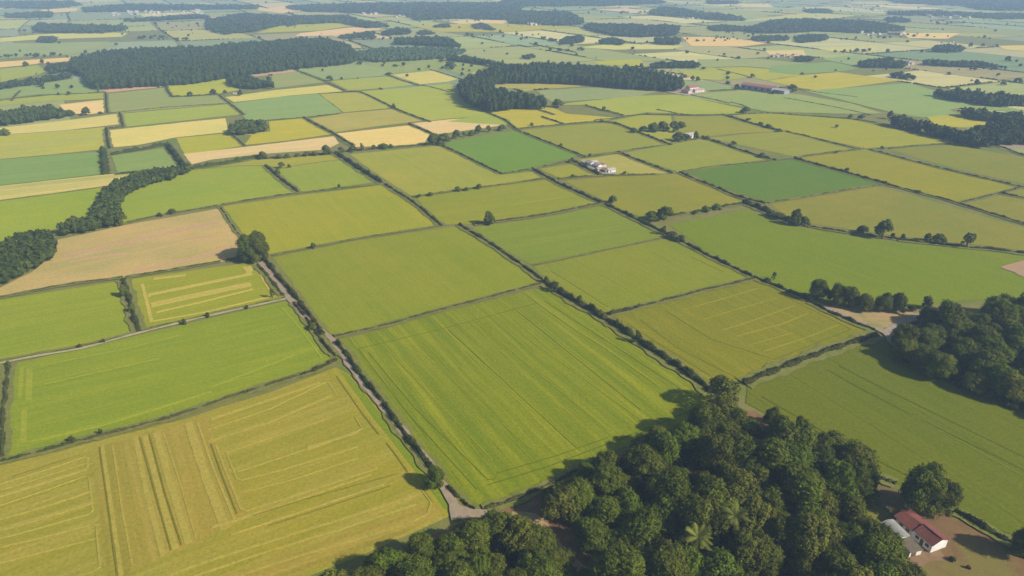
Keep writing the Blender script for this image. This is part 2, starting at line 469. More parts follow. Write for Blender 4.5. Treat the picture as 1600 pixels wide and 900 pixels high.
# ------------------------------------------------------------------ fields traced from the photograph (pixel outlines -> ground)
AW, AC = 'away', 'across'
FIELDS = [
    # name, colour, outline, rows, material options
    ('F3', 'green', [(19, 569), (215, 524), (330, 497), (452, 470), (478, 508), (512, 545), (522, 555), (505, 568), (400, 604), (300, 637), (200, 665), (110, 688), (8, 716), (10, 690), (17, 620)], ((20, 620), (500, 510)), dict(streak=0.75, mottle=0.5, tram=0.35, period=9)),
    ('F3w', 'green', [(-60, 582), (0, 570), (10, 569), (6, 620), (-2, 690), (-60, 735)], AC, {}),
    ('F1', 'bright', [(-60, 479), (0, 468), (190, 439), (203, 480), (212, 518), (130, 541), (0, 565), (-60, 577)], ((0, 520), (210, 482)), dict(streak=0.55, tram=0.25, period=7)),
    ('F2', 'green', [(206, 436), (400, 409), (430, 440), (449, 463), (330, 489), (222, 517), (213, 480)], ((210, 480), (430, 437)), dict(streak=0.6)),
    ('F4', 'wheat', [(-80, 745), (0, 727), (110, 700), (300, 652), (420, 614), (525, 574), (545, 585), (600, 650), (650, 712), (690, 765), (708, 795), (703, 806), (640, 835), (560, 870), (470, 905), (400, 950), (-120, 1000)], ((0, 800), (140, 752)), dict(streak=0.8, other=(0.37, 0.29, 0.05), mottle=0.5, rowscale=0.8)),
    ('F4m', 'wheat', [(143, 702), (220, 679), (322, 650), (340, 696), (362, 745), (386, 803), (365, 815), (310, 850), (255, 872), (205, 895), (200, 915), (162, 915), (158, 850), (150, 780)], ((165, 697), (198, 905)), dict(streak=0.9, other=(0.38, 0.285, 0.05), mottle=0.6, rowscale=0.7)),
    ('F4r', 'yg', [(505, 582), (525, 575), (545, 586), (600, 651), (650, 713), (690, 766), (707, 795), (702, 806), (690, 806), (683, 790), (640, 735), (592, 676), (560, 632)], ((545, 590), (640, 705)), dict(streak=0.9, other=(0.35, 0.28, 0.04), mottle=0.6, rowscale=0.7)),
    ('F4g', 'bright', [(530, 578), (546, 588), (600, 653), (650, 715), (690, 768), (706, 797), (694, 796), (672, 766), (620, 700), (570, 635)], ((545, 590), (640, 705)), dict(streak=0.5, mottle=0.5)),
    ('F4b', 'wheat', [(330, 906), (430, 872), (560, 826), (650, 792), (682, 786), (692, 800), (640, 830), (560, 862), (460, 898), (400, 930), (300, 950), (260, 930)], ((430, 880), (640, 808)), dict(streak=0.95, other=(0.38, 0.285, 0.05), mottle=0.6, rowscale=1.1)),
    ('F5', 'bright', [(531, 531), (600, 514), (700, 486), (790, 463), (852, 449), (930, 499), (1000, 545), (1060, 584), (1105, 616), (1112, 637), (1095, 650), (1000, 690), (950, 710), (840, 760), (752, 791), (733, 785), (700, 752), (660, 706), (620, 655), (565, 580)], ((855, 460), (1090, 625)), dict(streak=0.9, tram=0.6, period=6.3, mottle=0.35, other=(0.265, 0.262, 0.008))),
    ('F6', 'green', [(427, 402), (560, 376), (712, 354), (780, 395), (846, 442), (700, 478), (600, 504), (532, 524), (518, 524), (470, 462)], ((430, 410), (520, 515)), dict(streak=0.35, tram=0.2, period=10, mottle=0.7)),
    ('F7', 'yg', [(347, 323), (470, 305), (598, 289), (640, 317), (686, 351), (560, 371), (420, 397), (385, 370)], AW, dict(streak=0.3, mottle=0.6)),
    ('F8', 'brown', [(-60, 475), (0, 464), (100, 446), (190, 434), (300, 416), (393, 403), (374, 370), (341, 326), (195, 352), (85, 376), (82, 400), (50, 425), (0, 450), (-60, 462)], ((200, 400), (360, 365)), dict(streak=0.8, other=(0.36, 0.30, 0.10), mottle=0.8, rowscale=0.5)),
    ('F9', 'bright', [(182, 350), (188, 300), (210, 288), (240, 279), (300, 266), (370, 260), (414, 259), (440, 282), (464, 301), (345, 320), (200, 346)], AC, dict(streak=0.3, mottle=0.7)),
    ('F9b', 'bright', [(430, 265), (470, 258), (530, 250), (562, 268), (585, 285), (470, 300)], AW, dict(streak=0.3)),
    ('F9c', 'yg', [(300, 266), (370, 250), (440, 246), (524, 242), (530, 249), (470, 257), (430, 264), (410, 258), (370, 259)], AC, {}),
    ('F10', 'yg', [(546, 241), (600, 236), (685, 228), (740, 252), (781, 273), (838, 268), (850, 277), (740, 293), (642, 306), (595, 276)], AW, dict(streak=0.35, mottle=0.9)),
    ('F11', 'lush', [(692, 225), (735, 215), (802, 204), (860, 225), (905, 243), (840, 260), (786, 271), (740, 250)], AC, dict(streak=0.2)),
    ('F12', 'green', [(648, 309), (740, 296), (852, 281), (895, 300), (932, 317), (850, 333), (735, 350), (694, 351)], AC, dict(streak=0.45, mottle=0.4)),
    ('F13', 'green', [(737, 356), (850, 340), (940, 321), (985, 345), (1036, 370), (940, 390), (828, 413), (780, 385)], AC, dict(streak=0.45, mottle=0.3)),
    ('F14', 'yg', [(834, 417), (940, 394), (1044, 373), (1110, 405), (1170, 433), (1060, 462), (950, 491), (900, 467), (858, 440)], AW, dict(streak=0.3, tram=0.3, period=22)),
    ('F15', 'oliveg', [(958, 495), (1060, 468), (1180, 437), (1240, 462), (1300, 490), (1360, 515), (1290, 542), (1160, 592), (1112, 607), (1060, 567), (1000, 527)], ((960, 500), (1110, 600)), dict(streak=0.8, tram=0.45, period=9)),
    ('F16', 'bright', [(1168, 602), (1230, 577), (1300, 551), (1372, 527), (1400, 540), (1440, 562), (1500, 590), (1600, 632), (1700, 675), (1760, 900), (1600, 842), (1540, 822), (1490, 795), (1400, 755), (1330, 720), (1240, 672), (1165, 630)], ((1300, 580), (1560, 735)), dict(streak=0.35, tram=0.3, period=24)),
    ('F17', 'bright', [(1045, 351), (1100, 341), (1170, 327), (1200, 342), (1240, 354), (1265, 358), (1330, 369), (1400, 378), (1500, 388), (1600, 400), (1700, 412), (1700, 462), (1600, 467), (1500, 470), (1440, 478), (1380, 480), (1290, 476), (1230, 450), (1175, 430), (1110, 398)], ((1050, 360), (1260, 450)), dict(streak=0.3, mottle=0.4)),
    ('F18', 'mid', [(882, 283), (960, 276), (1058, 272), (1110, 293), (1163, 318), (1100, 327), (1050, 336), (1010, 343), (970, 327), (925, 305)], AC, dict(streak=0.2, mottle=0.9)),
    ('F19', 'olive', [(1203, 319), (1290, 305), (1370, 291), (1420, 304), (1500, 328), (1600, 356), (1700, 384), (1700, 404), (1600, 392), (1500, 380), (1400, 370), (1330, 359), (1262, 349), (1230, 340)], AC, dict(streak=0.2, mottle=0.9)),
    ('F20', 'lush', [(1072, 269), (1150, 258), (1240, 249), (1310, 268), (1378, 287), (1290, 300), (1198, 316), (1130, 294)], AC, dict(streak=0.2)),
    ('F21', 'yg', [(1250, 247), (1300, 240), (1352, 234), (1420, 250), (1500, 271), (1592, 292), (1545, 304), (1497, 316), (1440, 302), (1380, 284)], AC, dict(streak=0.2, mottle=0.8)),
    ('F22', 'mid', [(1390, 234), (1440, 229), (1490, 226), (1560, 240), (1640, 252), (1700, 262), (1700, 310), (1600, 288), (1500, 266), (1440, 250)], AC, dict(streak=0.2)),
    ('F23', 'olive', [(1506, 319), (1550, 308), (1600, 294), (1700, 318), (1700, 375), (1600, 347)], AC, {}),
    ('F24', 'olive', [(972, 240), (1040, 227), (1097, 217), (1150, 234), (1200, 249), (1130, 259), (1060, 269), (1010, 252)], AC, dict(streak=0.15)),
    ('F25', 'mid', [(812, 204), (880, 197), (957, 191), (1000, 209), (1044, 225), (960, 237), (912, 242), (860, 223)], AC, dict(streak=0.15)),
    ('F26', 'olive', [(905, 250), (965, 241), (1010, 257), (1046, 271), (985, 273), (935, 274)], AC, {}),
    ('F27', 'yg', [(842, 264), (893, 257), (932, 274), (875, 279)], AC, {}),
    ('F28', 'mid', [(1108, 216), (1160, 210), (1228, 206), (1290, 221), (1338, 233), (1298, 237), (1245, 246), (1180, 232)], AC, {}),
    ('F29', 'mid', [(1062, 207), (1052, 182), (1130, 181), (1170, 193), (1218, 206), (1150, 209), (1100, 214)], AC, dict(streak=0.2)),
    ('F30', 'yg', [(1140, 179), (1200, 177), (1250, 181), (1330, 187), (1370, 196), (1420, 207), (1480, 219), (1490, 223), (1440, 227), (1350, 232), (1290, 219), (1230, 205), (1180, 193)], AC, dict(streak=0.1)),
    ('F31', 'yg', [(955, 189), (1000, 180), (1048, 181), (1052, 200), (1060, 214), (1045, 223), (1000, 207)], AC, {}),
    # upper left
    ('G1', 'teal', [(168, 147), (257, 137), (268, 152), (345, 149), (355, 162), (190, 177), (168, 176)], AC, dict(mottle=0.2)),
    ('G2', 'mid', [(191, 178), (355, 163), (376, 179), (193, 199)], AC, {}),
    ('G3', 'yellow', [(169, 204), (300, 190), (352, 185), (355, 200), (362, 206), (275, 215), (215, 227), (172, 231)], AC, {}),
    ('G3b', 'yg', [(275, 216), (362, 208), (380, 228), (330, 236), (288, 241)], AC, {}),
    ('G4', 'yellow', [(-60, 207), (0, 200), (90, 190), (184, 178), (191, 194), (100, 204), (0, 211), (-60, 217)], AC, {}),
    ('G5', 'yg', [(-60, 218), (0, 212), (100, 205), (163, 199), (164, 233), (80, 242), (0, 249), (-60, 255)], AC, dict(streak=0.9, other=(0.42, 0.36, 0.11), rowscale=0.5)),
    ('G6', 'dteal', [(-60, 256), (0, 250), (80, 243), (158, 237), (160, 272), (90, 280), (0, 290), (-60, 298)], AC, dict(mottle=0.15)),
    ('G7', 'yellow', [(-60, 299), (0, 291), (90, 281), (165, 273), (235, 270), (200, 280), (170, 290), (100, 300), (0, 313), (-60, 322)], AC, dict(streak=0.9, other=(0.30, 0.30, 0.08), rowscale=0.6)),
    ('G8', 'bright', [(-60, 323), (0, 315), (100, 302), (162, 293), (150, 318), (140, 342), (110, 345), (90, 358), (40, 368), (0, 378), (-60, 390)], AC, dict(streak=0.2, mottle=0.8)),
    ('G9', 'dteal', [(174, 244), (255, 232), (280, 262), (240, 264), (184, 270)], AC, dict(mottle=0.2)),
    ('G10', 'sand', [(286, 241), (330, 236), (400, 228), (522, 213), (530, 224), (510, 234), (410, 241), (330, 250), (300, 257)], AC, dict(mottle=0.4)),
    ('G11', 'olive', [(484, 186), (540, 177), (612, 171), (660, 189), (580, 199), (524, 207)], AC, {}),
    ('G12', 'sand', [(526, 209), (640, 196), (672, 210), (662, 225), (600, 229), (556, 230)], AC, dict(mottle=0.5)),
    ('G13', 'sand', [(645, 193), (700, 187), (760, 183), (797, 194), (760, 200), (700, 208), (682, 210)], AC, {}),
    ('G14', 'yg', [(393, 212), (375, 209), (422, 206), (420, 190), (474, 185), (518, 210), (450, 220), (382, 227)], AC, {}),
    ('G15', 'teal', [(362, 162), (440, 151), (498, 147), (535, 176), (470, 184), (388, 191)], AC, dict(mottle=0.1)),
    ('G16', 'mid', [(499, 147), (560, 144), (585, 156), (611, 169), (537, 176)], AC, {}),
    ('G17', 'yellow', [(352, 152), (430, 141), (512, 133), (536, 143), (450, 150), (366, 160)], AC, {}),
    ('G18', 'mid', [(564, 143), (640, 137), (702, 131), (725, 145), (740, 165), (765, 181), (700, 186), (666, 190), (610, 165)], AC, dict(mottle=0.3)),
    ('G19', 'mid', [(516, 127), (560, 123), (608, 120), (652, 132), (600, 138), (545, 142)], AC, {}),
    ('G20', 'yellow', [(612, 117), (680, 110), (718, 123), (700, 128), (657, 132)], AC, {}),
    ('G21', 'soil', [(158, 139), (200, 135), (250, 130), (258, 136), (167, 145)], AC, {}),
    ('G22', 'yg', [(260, 131), (300, 127), (350, 123), (365, 135), (375, 141), (340, 147), (268, 151)], AC, {}),
    ('G23', 'teal', [(425, 117), (466, 113), (508, 129), (430, 138), (425, 125)], AC, {}),
    ('G24', 'soil', [(392, 118), (455, 107), (464, 112), (425, 117), (400, 120)], AC, {}),
    ('G25', 'teal', [(457, 106), (560, 96), (600, 110), (612, 117), (560, 122), (512, 126)], AC, {}),
    ('G26', 'teal', [(562, 95), (600, 95), (690, 93), (760, 104), (730, 118), (690, 109), (610, 115)], AC, {}),
    ('G27', 'mid', [(-60, 168), (0, 157), (90, 148), (152, 146), (165, 145), (165, 154), (60, 160), (-60, 172)], AC, {}),
    ('G28', 'sand', [(92, 164), (163, 156), (166, 176), (130, 180), (104, 176)], AC, {}),
    ('G29', 'teal', [(-60, 145), (0, 141), (110, 124), (138, 130), (150, 140), (152, 145), (60, 148), (0, 155), (-60, 165)], AC, {}),
    ('G30', 'yg', [(766, 177), (820, 168), (862, 168), (885, 178), (960, 184), (950, 188), (880, 194), (806, 201), (795, 188)], AC, {}),
    ('G31', 'mid', [(700, 190), (762, 178), (800, 192), (790, 196)], AC, {}),
    ('G32', 'olive', [(770, 129), (880, 130), (930, 133), (905, 136), (840, 140), (775, 138)], AC, {}),
    ('G33', 'teal', [(838, 142), (905, 138), (985, 136), (1030, 143), (990, 152), (900, 158), (862, 160)], AC, {}),
    ('G34', 'mid', [(866, 165), (900, 160), (1000, 150), (1060, 148), (1170, 172), (1160, 178), (1080, 179), (1010, 176), (975, 182), (915, 164)], AC, {}),
    ('G35', 'teal', [(1064, 150), (1100, 145), (1170, 141), (1250, 148), (1330, 162), (1380, 178), (1300, 178), (1200, 175), (1120, 160)], AC, {}),
    ('G36', 'teal', [(1070, 125), (1100, 126), (1150, 136), (1140, 141), (1080, 143), (1068, 137)], AC, {}),
    ('G37', 'yg', [(1200, 127), (1250, 118), (1310, 113), (1405, 126), (1340, 135), (1280, 142), (1250, 138)], AC, {}),
    ('G38', 'teal', [(1255, 142), (1330, 137), (1420, 130), (1520, 160), (1600, 172), (1600, 176), (1500, 169), (1484, 172), (1500, 180), (1440, 184), (1400, 178), (1320, 158)], AC, {}),
    ('G39', 'yg', [(1448, 183), (1490, 179), (1560, 190), (1545, 197), (1500, 200), (1460, 195)], AC, {}),
    ('G40', 'teal', [(1560, 232), (1600, 224), (1660, 232), (1660, 250), (1600, 243)], AC, {}),
    ('G41', 'yg', [(930, 96), (1000, 93), (1010, 104), (975, 103), (930, 101)], AC, {}),
    ('G42', 'mid', [(1070, 118), (1060, 110), (1140, 108), (1180, 118), (1170, 122), (1130, 126), (1090, 124)], AC, {}),
    ('G43', 'yg', [(1070, 108), (1160, 105), (1260, 112), (1250, 118), (1195, 126), (1140, 112)], AC, {}),
    ('G44', 'teal', [(1090, 93), (1180, 92), (1270, 100), (1260, 111), (1160, 104), (1092, 106)], AC, {}),
    ('G45', 'yellow', [(905, 74), (960, 68), (1070, 72), (1050, 77), (960, 78)], AC, {}),
    ('G46', 'sand', [(1065, 58), (1130, 58), (1200, 68), (1160, 73), (1080, 72)], AC, {}),
    ('G47', 'dteal', [(1205, 103), (1300, 97), (1345, 107), (1310, 112), (1240, 117), (1200, 113)], AC, {}),
    ('G48', 'teal', [(1280, 92), (1340, 86), (1400, 96), (1340, 104)], AC, {}),
    ('G49', 'sand', [(0, 97), (60, 93), (113, 90), (108, 96), (60, 100), (0, 106)], AC, {}),
    ('G50', 'mid', [(0, 108), (60, 102), (72, 112), (60, 117), (0, 129)], AC, {}),
    ('G51', 'teal', [(0, 68), (90, 67), (170, 65), (180, 72), (110, 86), (0, 92)], AC, {}),
    ('G52', 'yellow', [(0, 60), (60, 54), (150, 50), (200, 52), (190, 58), (60, 62), (0, 66)], AC, {}),
    ('G53', 'sand', [(470, 52), (540, 44), (580, 42), (600, 46), (560, 50), (520, 56), (460, 57)], AC, {}),
    ('G54', 'yg', [(430, 42), (480, 35), (545, 33), (556, 40), (500, 48), (400, 52)], AC, {}),
    ('G55', 'sand', [(60, 16), (90, 13), (122, 13), (118, 18), (80, 20)], AC, {}),
    ('G56', 'sand', [(400, 16), (440, 10), (480, 10), (475, 16), (440, 21)], AC, {}),
    ('G57', 'sand', [(1195, 80), (1255, 78), (1260, 88), (1205, 88)], AC, {}),
    ('G58', 'sand', [(1410, 52), (1500, 52), (1480, 61), (1420, 60)], AC, {}),
    ('G59', 'yellow', [(1270, 75), (1370, 72), (1368, 81), (1300, 81)], AC, {}),
    ('G60', 'yellow', [(1560, 72), (1640, 70), (1640, 82), (1570, 78)], AC, {}),
    ('G61', 'pale', [(1130, 36), (1260, 20), (1340, 24), (1300, 30), (1200, 32)], AC, {}),
    ('G62', 'sand', [(700, 34), (730, 31), (800, 32), (790, 40), (720, 38)], AC, {}),
    ('G63', 'yg', [(640, 40), (760, 36), (900, 42), (800, 50), (690, 50)], AC, {}),
    ('G64', 'sand', [(1150, 6), (1200, 6), (1210, 12), (1160, 11)], AC, {}),
]

SRGB_FIELD_POLYS = []
strip_decals = {}      # field name -> list of (pixel points, width m, height m, slot)


def strip(fname, pts, w, h=0.25, slot=1):
    strip_decals.setdefault(fname, []).append((pts, w, h, slot))


# the striped stubble field: broad bands of standing straw, a little higher than the mown ground
for pts, w in (
    ([(211, 682), (229, 768), (255, 868)], 1.6), ([(226, 681), (249, 770), (274, 858)], 1.9), ([(243, 676), (266, 755), (295, 849)], 2.2),
    ([(160, 697), (173, 790), (190, 905)], 1.2), ([(176, 697), (190, 790), (207, 883)], 0.6),
    ([(294, 661), (322, 745), (352, 826)], 3.0), ([(309, 661), (335, 735), (366, 811)], 0.9), ([(255, 676), (280, 750), (307, 843)], 0.5),
    ([(338, 696), (356, 745), (379, 800), (440, 781), (590, 732)], 0.8), ([(354, 708), (372, 752), (440, 735), (560, 698)], 0.7), ([(354, 708), (430, 682), (510, 655)], 0.5),
    ([(325, 690), (420, 660), (518, 618)], 1.3), ([(325, 672), (420, 640), (512, 596), (526, 616)], 0.6),
    ([(370, 738), (450, 712), (540, 681)], 0.6), ([(377, 770), (450, 752), (560, 716)], 0.5), ([(330, 655), (430, 622), (500, 598)], 1.6),
    ([(0, 757), (70, 735), (137, 713), (137, 731)], 0.9), ([(0, 766), (70, 745), (136, 724)], 0.6),
    ([(0, 790), (70, 767), (139, 742), (146, 802), (60, 826), (0, 842)], 0.6),
    ([(0, 812), (70, 792), (143, 768)], 0.8), ([(0, 856), (75, 838), (150, 818), (156, 890), (60, 920)], 0.6),
    ([(0, 880), (70, 862), (150, 842)], 0.6), ([(0, 775), (70, 754), (136, 733)], 1.5), ([(0, 828), (70, 808), (146, 785)], 1.6),
    ([(657, 762), (675, 787), (668, 803), (640, 817), (560, 842), (430, 880), (330, 915)], 0.8),
    ([(555, 652), (566, 671), (480, 704)], 0.5), ([(645, 775), (560, 803), (440, 840), (300, 885), (250, 905)], 0.9),
    ([(650, 788), (560, 818), (430, 858), (290, 905)], 0.7), ([(580, 742), (440, 790), (330, 825)], 0.9), ([(600, 757), (470, 800), (360, 836)], 0.6), ([(480, 700), (560, 676)], 1.2),
):
    strip('F4', pts, w * 0.9, 0.08)
for pts in ([(526, 588), (545, 616), (569, 650), (592, 679)], [(604, 692), (622, 716), (637, 738)], [(395, 806), (480, 780), (620, 741)], [(20, 745), (110, 716)], [(330, 636), (430, 602), (505, 577)],
            [(150, 690), (260, 660)], [(657, 760), (676, 786)], [(330, 694), (346, 740), (371, 803)], [(219, 684), (243, 772), (268, 860)], [(234, 680), (258, 770), (284, 852)], [(156, 699), (170, 795), (184, 900)], [(420, 822), (500, 796), (610, 760)]):
    strip('F4', pts, 0.45, 0.03, 2)
# the contour field beside the copse
for pts, w in (([(232, 461), (300, 447), (388, 429), (392, 416)], 3.0), ([(236, 477), (300, 463), (392, 444)], 5.5), ([(244, 488), (320, 471), (395, 452)], 1.6),
               ([(222, 444), (229, 470), (237, 503)], 1.6), ([(232, 461), (234, 464)], 1.2), ([(382, 417), (392, 430)], 2.2), ([(240, 436), (290, 430)], 2.4),
               ([(402, 418), (412, 440), (422, 455)], 0.9), ([(240, 502), (320, 488), (425, 463)], 1.1)):
    strip('F2', pts, w, 0.12)
# green field left of the lane
for pts, w in (([(46, 575), (45, 625)], 2.2), ([(34, 575), (31, 622)], 1.4), ([(38, 640), (36, 690)], 1.8), ([(60, 572), (200, 544), (280, 524)], 0.8), ([(48, 690), (160, 665), (330, 612)], 0.9),
               ([(440, 480), (470, 515), (503, 560)], 0.8), ([(460, 555), (330, 605)], 0.7), ([(70, 600), (250, 560)], 0.6)):
    strip('F3', pts, w, 0.08)
# big middle field
strip('F5', [(830, 465), (858, 486), (900, 515), (945, 543), (1031, 604)], 1.3, 0.12)
for pts, w, sl in (([(850, 470), (1075, 615)], 0.7, 2), ([(560, 545), (700, 512), (838, 474)], 0.6, 2), ([(560, 545), (640, 650), (745, 765)], 0.7, 2),
               ([(575, 550), (650, 640), (762, 750), (775, 748)], 0.6, 2), ([(762, 758), (860, 728), (980, 682), (1085, 640)], 0.8, 2), ([(775, 740), (870, 712), (950, 684)], 0.6, 2),
               ([(800, 480), (1000, 640)], 0.6, 2), ([(700, 515), (900, 700)], 0.6, 2), ([(640, 535), (845, 715)], 0.6, 1), ([(740, 500), (950, 672)], 0.9, 1), ([(600, 540), (770, 720)], 0.9, 1), ([(770, 490), (1000, 655)], 1.0, 1)):
    strip('F5', pts, w * 0.6, 0.04, sl)
for pts, w in (([(1068, 484), (1120, 470), (1184, 451)], 0.9), ([(1127, 517), (1180, 500), (1240, 478)], 0.9), ([(1097, 500), (1150, 484), (1215, 466)], 0.6), ([(1192, 550), (1250, 531), (1310, 508)], 1.0),
               ([(1150, 526), (1220, 507), (1262, 490)], 1.2), ([(1170, 540), (1240, 520)], 0.6)):
    strip('F15', pts, w * 0.75, 0.10)
for pts, w in (([(1040, 486), (1110, 530), (1210, 562)], 0.6), ([(1000, 500), (1060, 545), (1150, 590)], 0.6), ([(1210, 562), (1330, 515), (1215, 458)], 0.6), ([(980, 506), (1110, 588)], 0.6)):
    strip('F15', pts, w * 0.6, 0.03, 2)
for pts in ([(1292, 578), (1340, 605), (1420, 647), (1600, 735)], [(1310, 572), (1390, 612), (1600, 715)], [(1190, 620), (1330, 700), (1420, 745)]):
    strip('F16', pts, 0.55, 0.05, 2)
strip('F16', [(1420, 648), (1500, 690), (1600, 745)], 0.7, 0.06, 1)
strip('F14', [(860, 423), (900, 448), (950, 480)], 0.6, 0.04, 2)
strip('F14', [(1080, 402), (1130, 425)], 0.6, 0.04, 2)
strip('F13', [(830, 376), (900, 365), (985, 350)], 0.5, 0.05, 1)
strip('F12', [(800, 320), (900, 305)], 0.5, 0.04, 1)
for pts, w in (([(100, 402), (200, 378), (340, 348)], 6.0), ([(110, 408), (200, 395)], 3.5), ([(210, 425), (300, 405), (370, 385)], 4.0), ([(270, 378), (340, 368)], 2.5)):
    strip('F8', pts, w, 0.05)

OWN = {'F16': (.130, .160, .004), 'F5': (.185, .225, .004), 'F3': (.222, .270, .010), 'F3w': (.25, .27, .01), 'F6': (.225, .250, .010), 'F17': (.172, .215, .005),
       'F4': (.272, .235, .018), 'F4m': (.275, .235, .020), 'F4r': (.265, .235, .014), 'F4g': (.165, .205, .006), 'F4b': (.285, .235, .020), 'F8': (.430, .330, .115),
       'F7': (.310, .315, .010), 'F15': (.200, .212, .008), 'F14': (.218, .235, .010), 'F13': (.195, .250, .014), 'F12': (.255, .280, .014), 'F10': (.310, .310, .026),
       'F11': (.150, .250, .018), 'F20': (.115, .190, .016), 'F21': (.270, .255, .010), 'F19': (.230, .235, .020), 'F18': (.240, .245, .018), 'F9': (.270, .320, .020),
       'F9b': (.265, .315, .020), 'F9c': (.330, .340, .030), 'F1': (.255, .310, .010), 'F2': (.275, .290, .014), 'F23': (.230, .225, .02), 'F22': (.22, .24, .015),
       'F24': (.270, .275, .026), 'F25': (.270, .290, .020), 'F28': (.270, .280, .020), 'F29': (.270, .280, .02), 'F30': (.320, .310, .015), 'F31': (.33, .33, .02), 'F27': (.28, .28, .015)}
for k, (fn, ck, px, rows, opt) in enumerate(FIELDS):
    c = OWN.get(fn, GREENS[ck])
    if fn in OWN and not fn.startswith('F4') and fn != 'F8':
        c = (c[0] * 0.88, c[1] * 0.87, c[2] * 0.8)
    j = 1 + (0.02 if fn in OWN else 0.07) * math.sin(k * 2.7)
    c = (c[0] * j, c[1] * (1 + 0.04 * math.cos(k * 1.9)), c[2] * (1 + 0.15 * math.sin(k * 4.1)))
    ang = D_ACROSS if rows == AC else D_AWAY if rows == AW else ang_px(*rows)
    mat = field_mat('crop_' + ck, c, ang, **opt)
    z = 0.05 + 0.004 * k
    b = MB()
    poly = [at(x, y) for x, y in px]
    SRGB_FIELD_POLYS.append(np.array(poly)[:, :2])
    # subdivide the long edges and let them wander a little so that no border is ruler-straight
    pts = []
    for i in range(len(poly)):
        a, e = poly[i], poly[(i + 1) % len(poly)]
        L = np.linalg.norm(e - a)
        m_ = max(1, int(L / 9))
        nrm = np.array([-(e - a)[1], (e - a)[0]]) / (L + 1e-9)
        for s in range(m_):
            q = a + (e - a) * s / m_
            w_ = rng.normal(0, 0.28) if s else 0
            pts.append((q[0] + nrm[0] * w_, q[1] + nrm[1] * w_, z))
    b.poly(pts)
    mats = [mat]
    if fn in strip_decals:
        pale = tuple(min(0.62, v * s) for v, s in zip(c, (1.32, 1.14, 1.8)))
        if fn == 'F4':
            pale = (0.335, 0.275, 0.04)
        if fn in ('F5', 'F15', 'F16', 'F6', 'F13', 'F12'):
            pale = tuple(v * q_ for v, q_ in zip(c, (1.38, 1.20, 2.0)))
        if fn == 'F2':
            pale = (0.42, 0.33, 0.055)
        if fn == 'F8':
            pale = (0.44, 0.28, 0.13)
        dark = tuple(v * 0.70 for v in c)
        mats += [field_mat('mown_strip', pale, ang, streak=0.3, mottle=0.2), field_mat('wheel_track', dark, ang, streak=0.2, mottle=0.2)]
        for q, (pp, w, h, slot) in enumerate(strip_decals[fn]):
            ln = [at(x, y)[:2] for x, y in pp]
            Q, L = resample(ln, 2.5)
            nr, _ = offsets(Q)
            wob = np.cumsum(rng.normal(0, 0.015, len(Q)))
            wob -= np.linspace(wob[0], wob[-1], len(Q))
            wl = w / 2 * (1 + rng.normal(0, 0.05, len(Q)))
            wr = w / 2 * (1 + rng.normal(0, 0.05, len(Q)))
            Q = Q + nr * wob[:, None]
            zz = z + 0.004 * (q + 1) + h
            Lp, Rp = Q + nr * wl[:, None], Q - nr * wr[:, None]
            for i in range(len(Q) - 1):
                quad = [Rp[i], Rp[i + 1], Lp[i + 1], Lp[i]]
                b.poly([(p[0], p[1], zz) for p in quad], slot)
                b.poly([(Rp[i][0], Rp[i][1], z), (Rp[i + 1][0], Rp[i + 1][1], z), (Rp[i + 1][0], Rp[i + 1][1], zz), (Rp[i][0], Rp[i][1], zz)], slot)
                b.poly([(Lp[i + 1][0], Lp[i + 1][1], z), (Lp[i][0], Lp[i][1], z), (Lp[i][0], Lp[i][1], zz), (Lp[i + 1][0], Lp[i + 1][1], zz)], slot)
            for i in (0, -1):
                b.poly([(Lp[i][0], Lp[i][1], z), (Rp[i][0], Rp[i][1], z), (Rp[i][0], Rp[i][1], zz), (Lp[i][0], Lp[i][1], zz)], slot)
    tag(b.build('field', mats), kind='structure')

# ------------------------------------------------------------------ the plain beyond: a patchwork of parcels in the same two directions
ax = np.array([math.cos(D_AWAY), math.sin(D_AWAY)])
if ax[1] < 0:
    ax = -ax
ac = np.array([math.cos(D_ACROSS), math.sin(D_ACROSS)])
far_hazed_cols = [tuple(a_ * 0.9 + b_ for a_, b_ in zip(GREENS[k], (0.04, 0.03, 0.07))) for k in ('teal', 'mid', 'teal', 'mid', 'pale', 'yg', 'teal', 'olive', 'mid', 'yellow', 'dteal', 'sand', 'pale', 'mid', 'teal')]  # crop colours made paler and bluer: distance haze mixed into the surface colour
parcels = MB()
pcols = []
far_edges = []
org = np.array([0.0, 0.0])
u = -5200.0
while u < 5200:
    du = random.uniform(90, 210)
    v = -700.0
    while v < 6800:
        dv = random.uniform(90, 260) * (1 + max(0, v) / 5000)
        q = [org + ac * (u + a) + ax * (v + b_) for a, b_ in ((3, 3), (du - 3, 3), (du - 3, dv - 3), (3, dv - 3))]
        cx = sum(q) / 4
        if abs(cx[0]) < 6000 and 640 < cx[1] < 6500 and not any(inside(cx, pl) for pl in SRGB_FIELD_POLYS):
            jit = [p + np.array([6 * math.sin(p[1] * 0.013), 6 * math.sin(p[0] * 0.011)]) for p in q]
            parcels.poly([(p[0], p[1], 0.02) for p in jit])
            c = random.choice(far_hazed_cols)
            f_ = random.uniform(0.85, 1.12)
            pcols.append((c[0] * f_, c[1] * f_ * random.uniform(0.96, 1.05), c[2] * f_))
            if 500 < cx[1] < 3600 and abs(cx[0]) < cx[1] * 0.85 + 150:
                far_edges.append((jit[0], jit[1]))
                far_edges.append((jit[0], jit[3]))
        v += dv
    u += du
pme_m, nt, bs = new_mat('far_crops')
vc = N(nt, 'ShaderNodeAttribute', attribute_name='parcel').outputs['Color']
tc = N(nt, 'ShaderNodeTexCoord').outputs['Object']
mp = N(nt, 'ShaderNodeMapping')
mp.inputs['Rotation'].default_value = (0, 0, -D_ACROSS)
mp.inputs['Scale'].default_value = (0.15, 1, 1)
nt.links.new(tc, mp.inputs['Vector'])
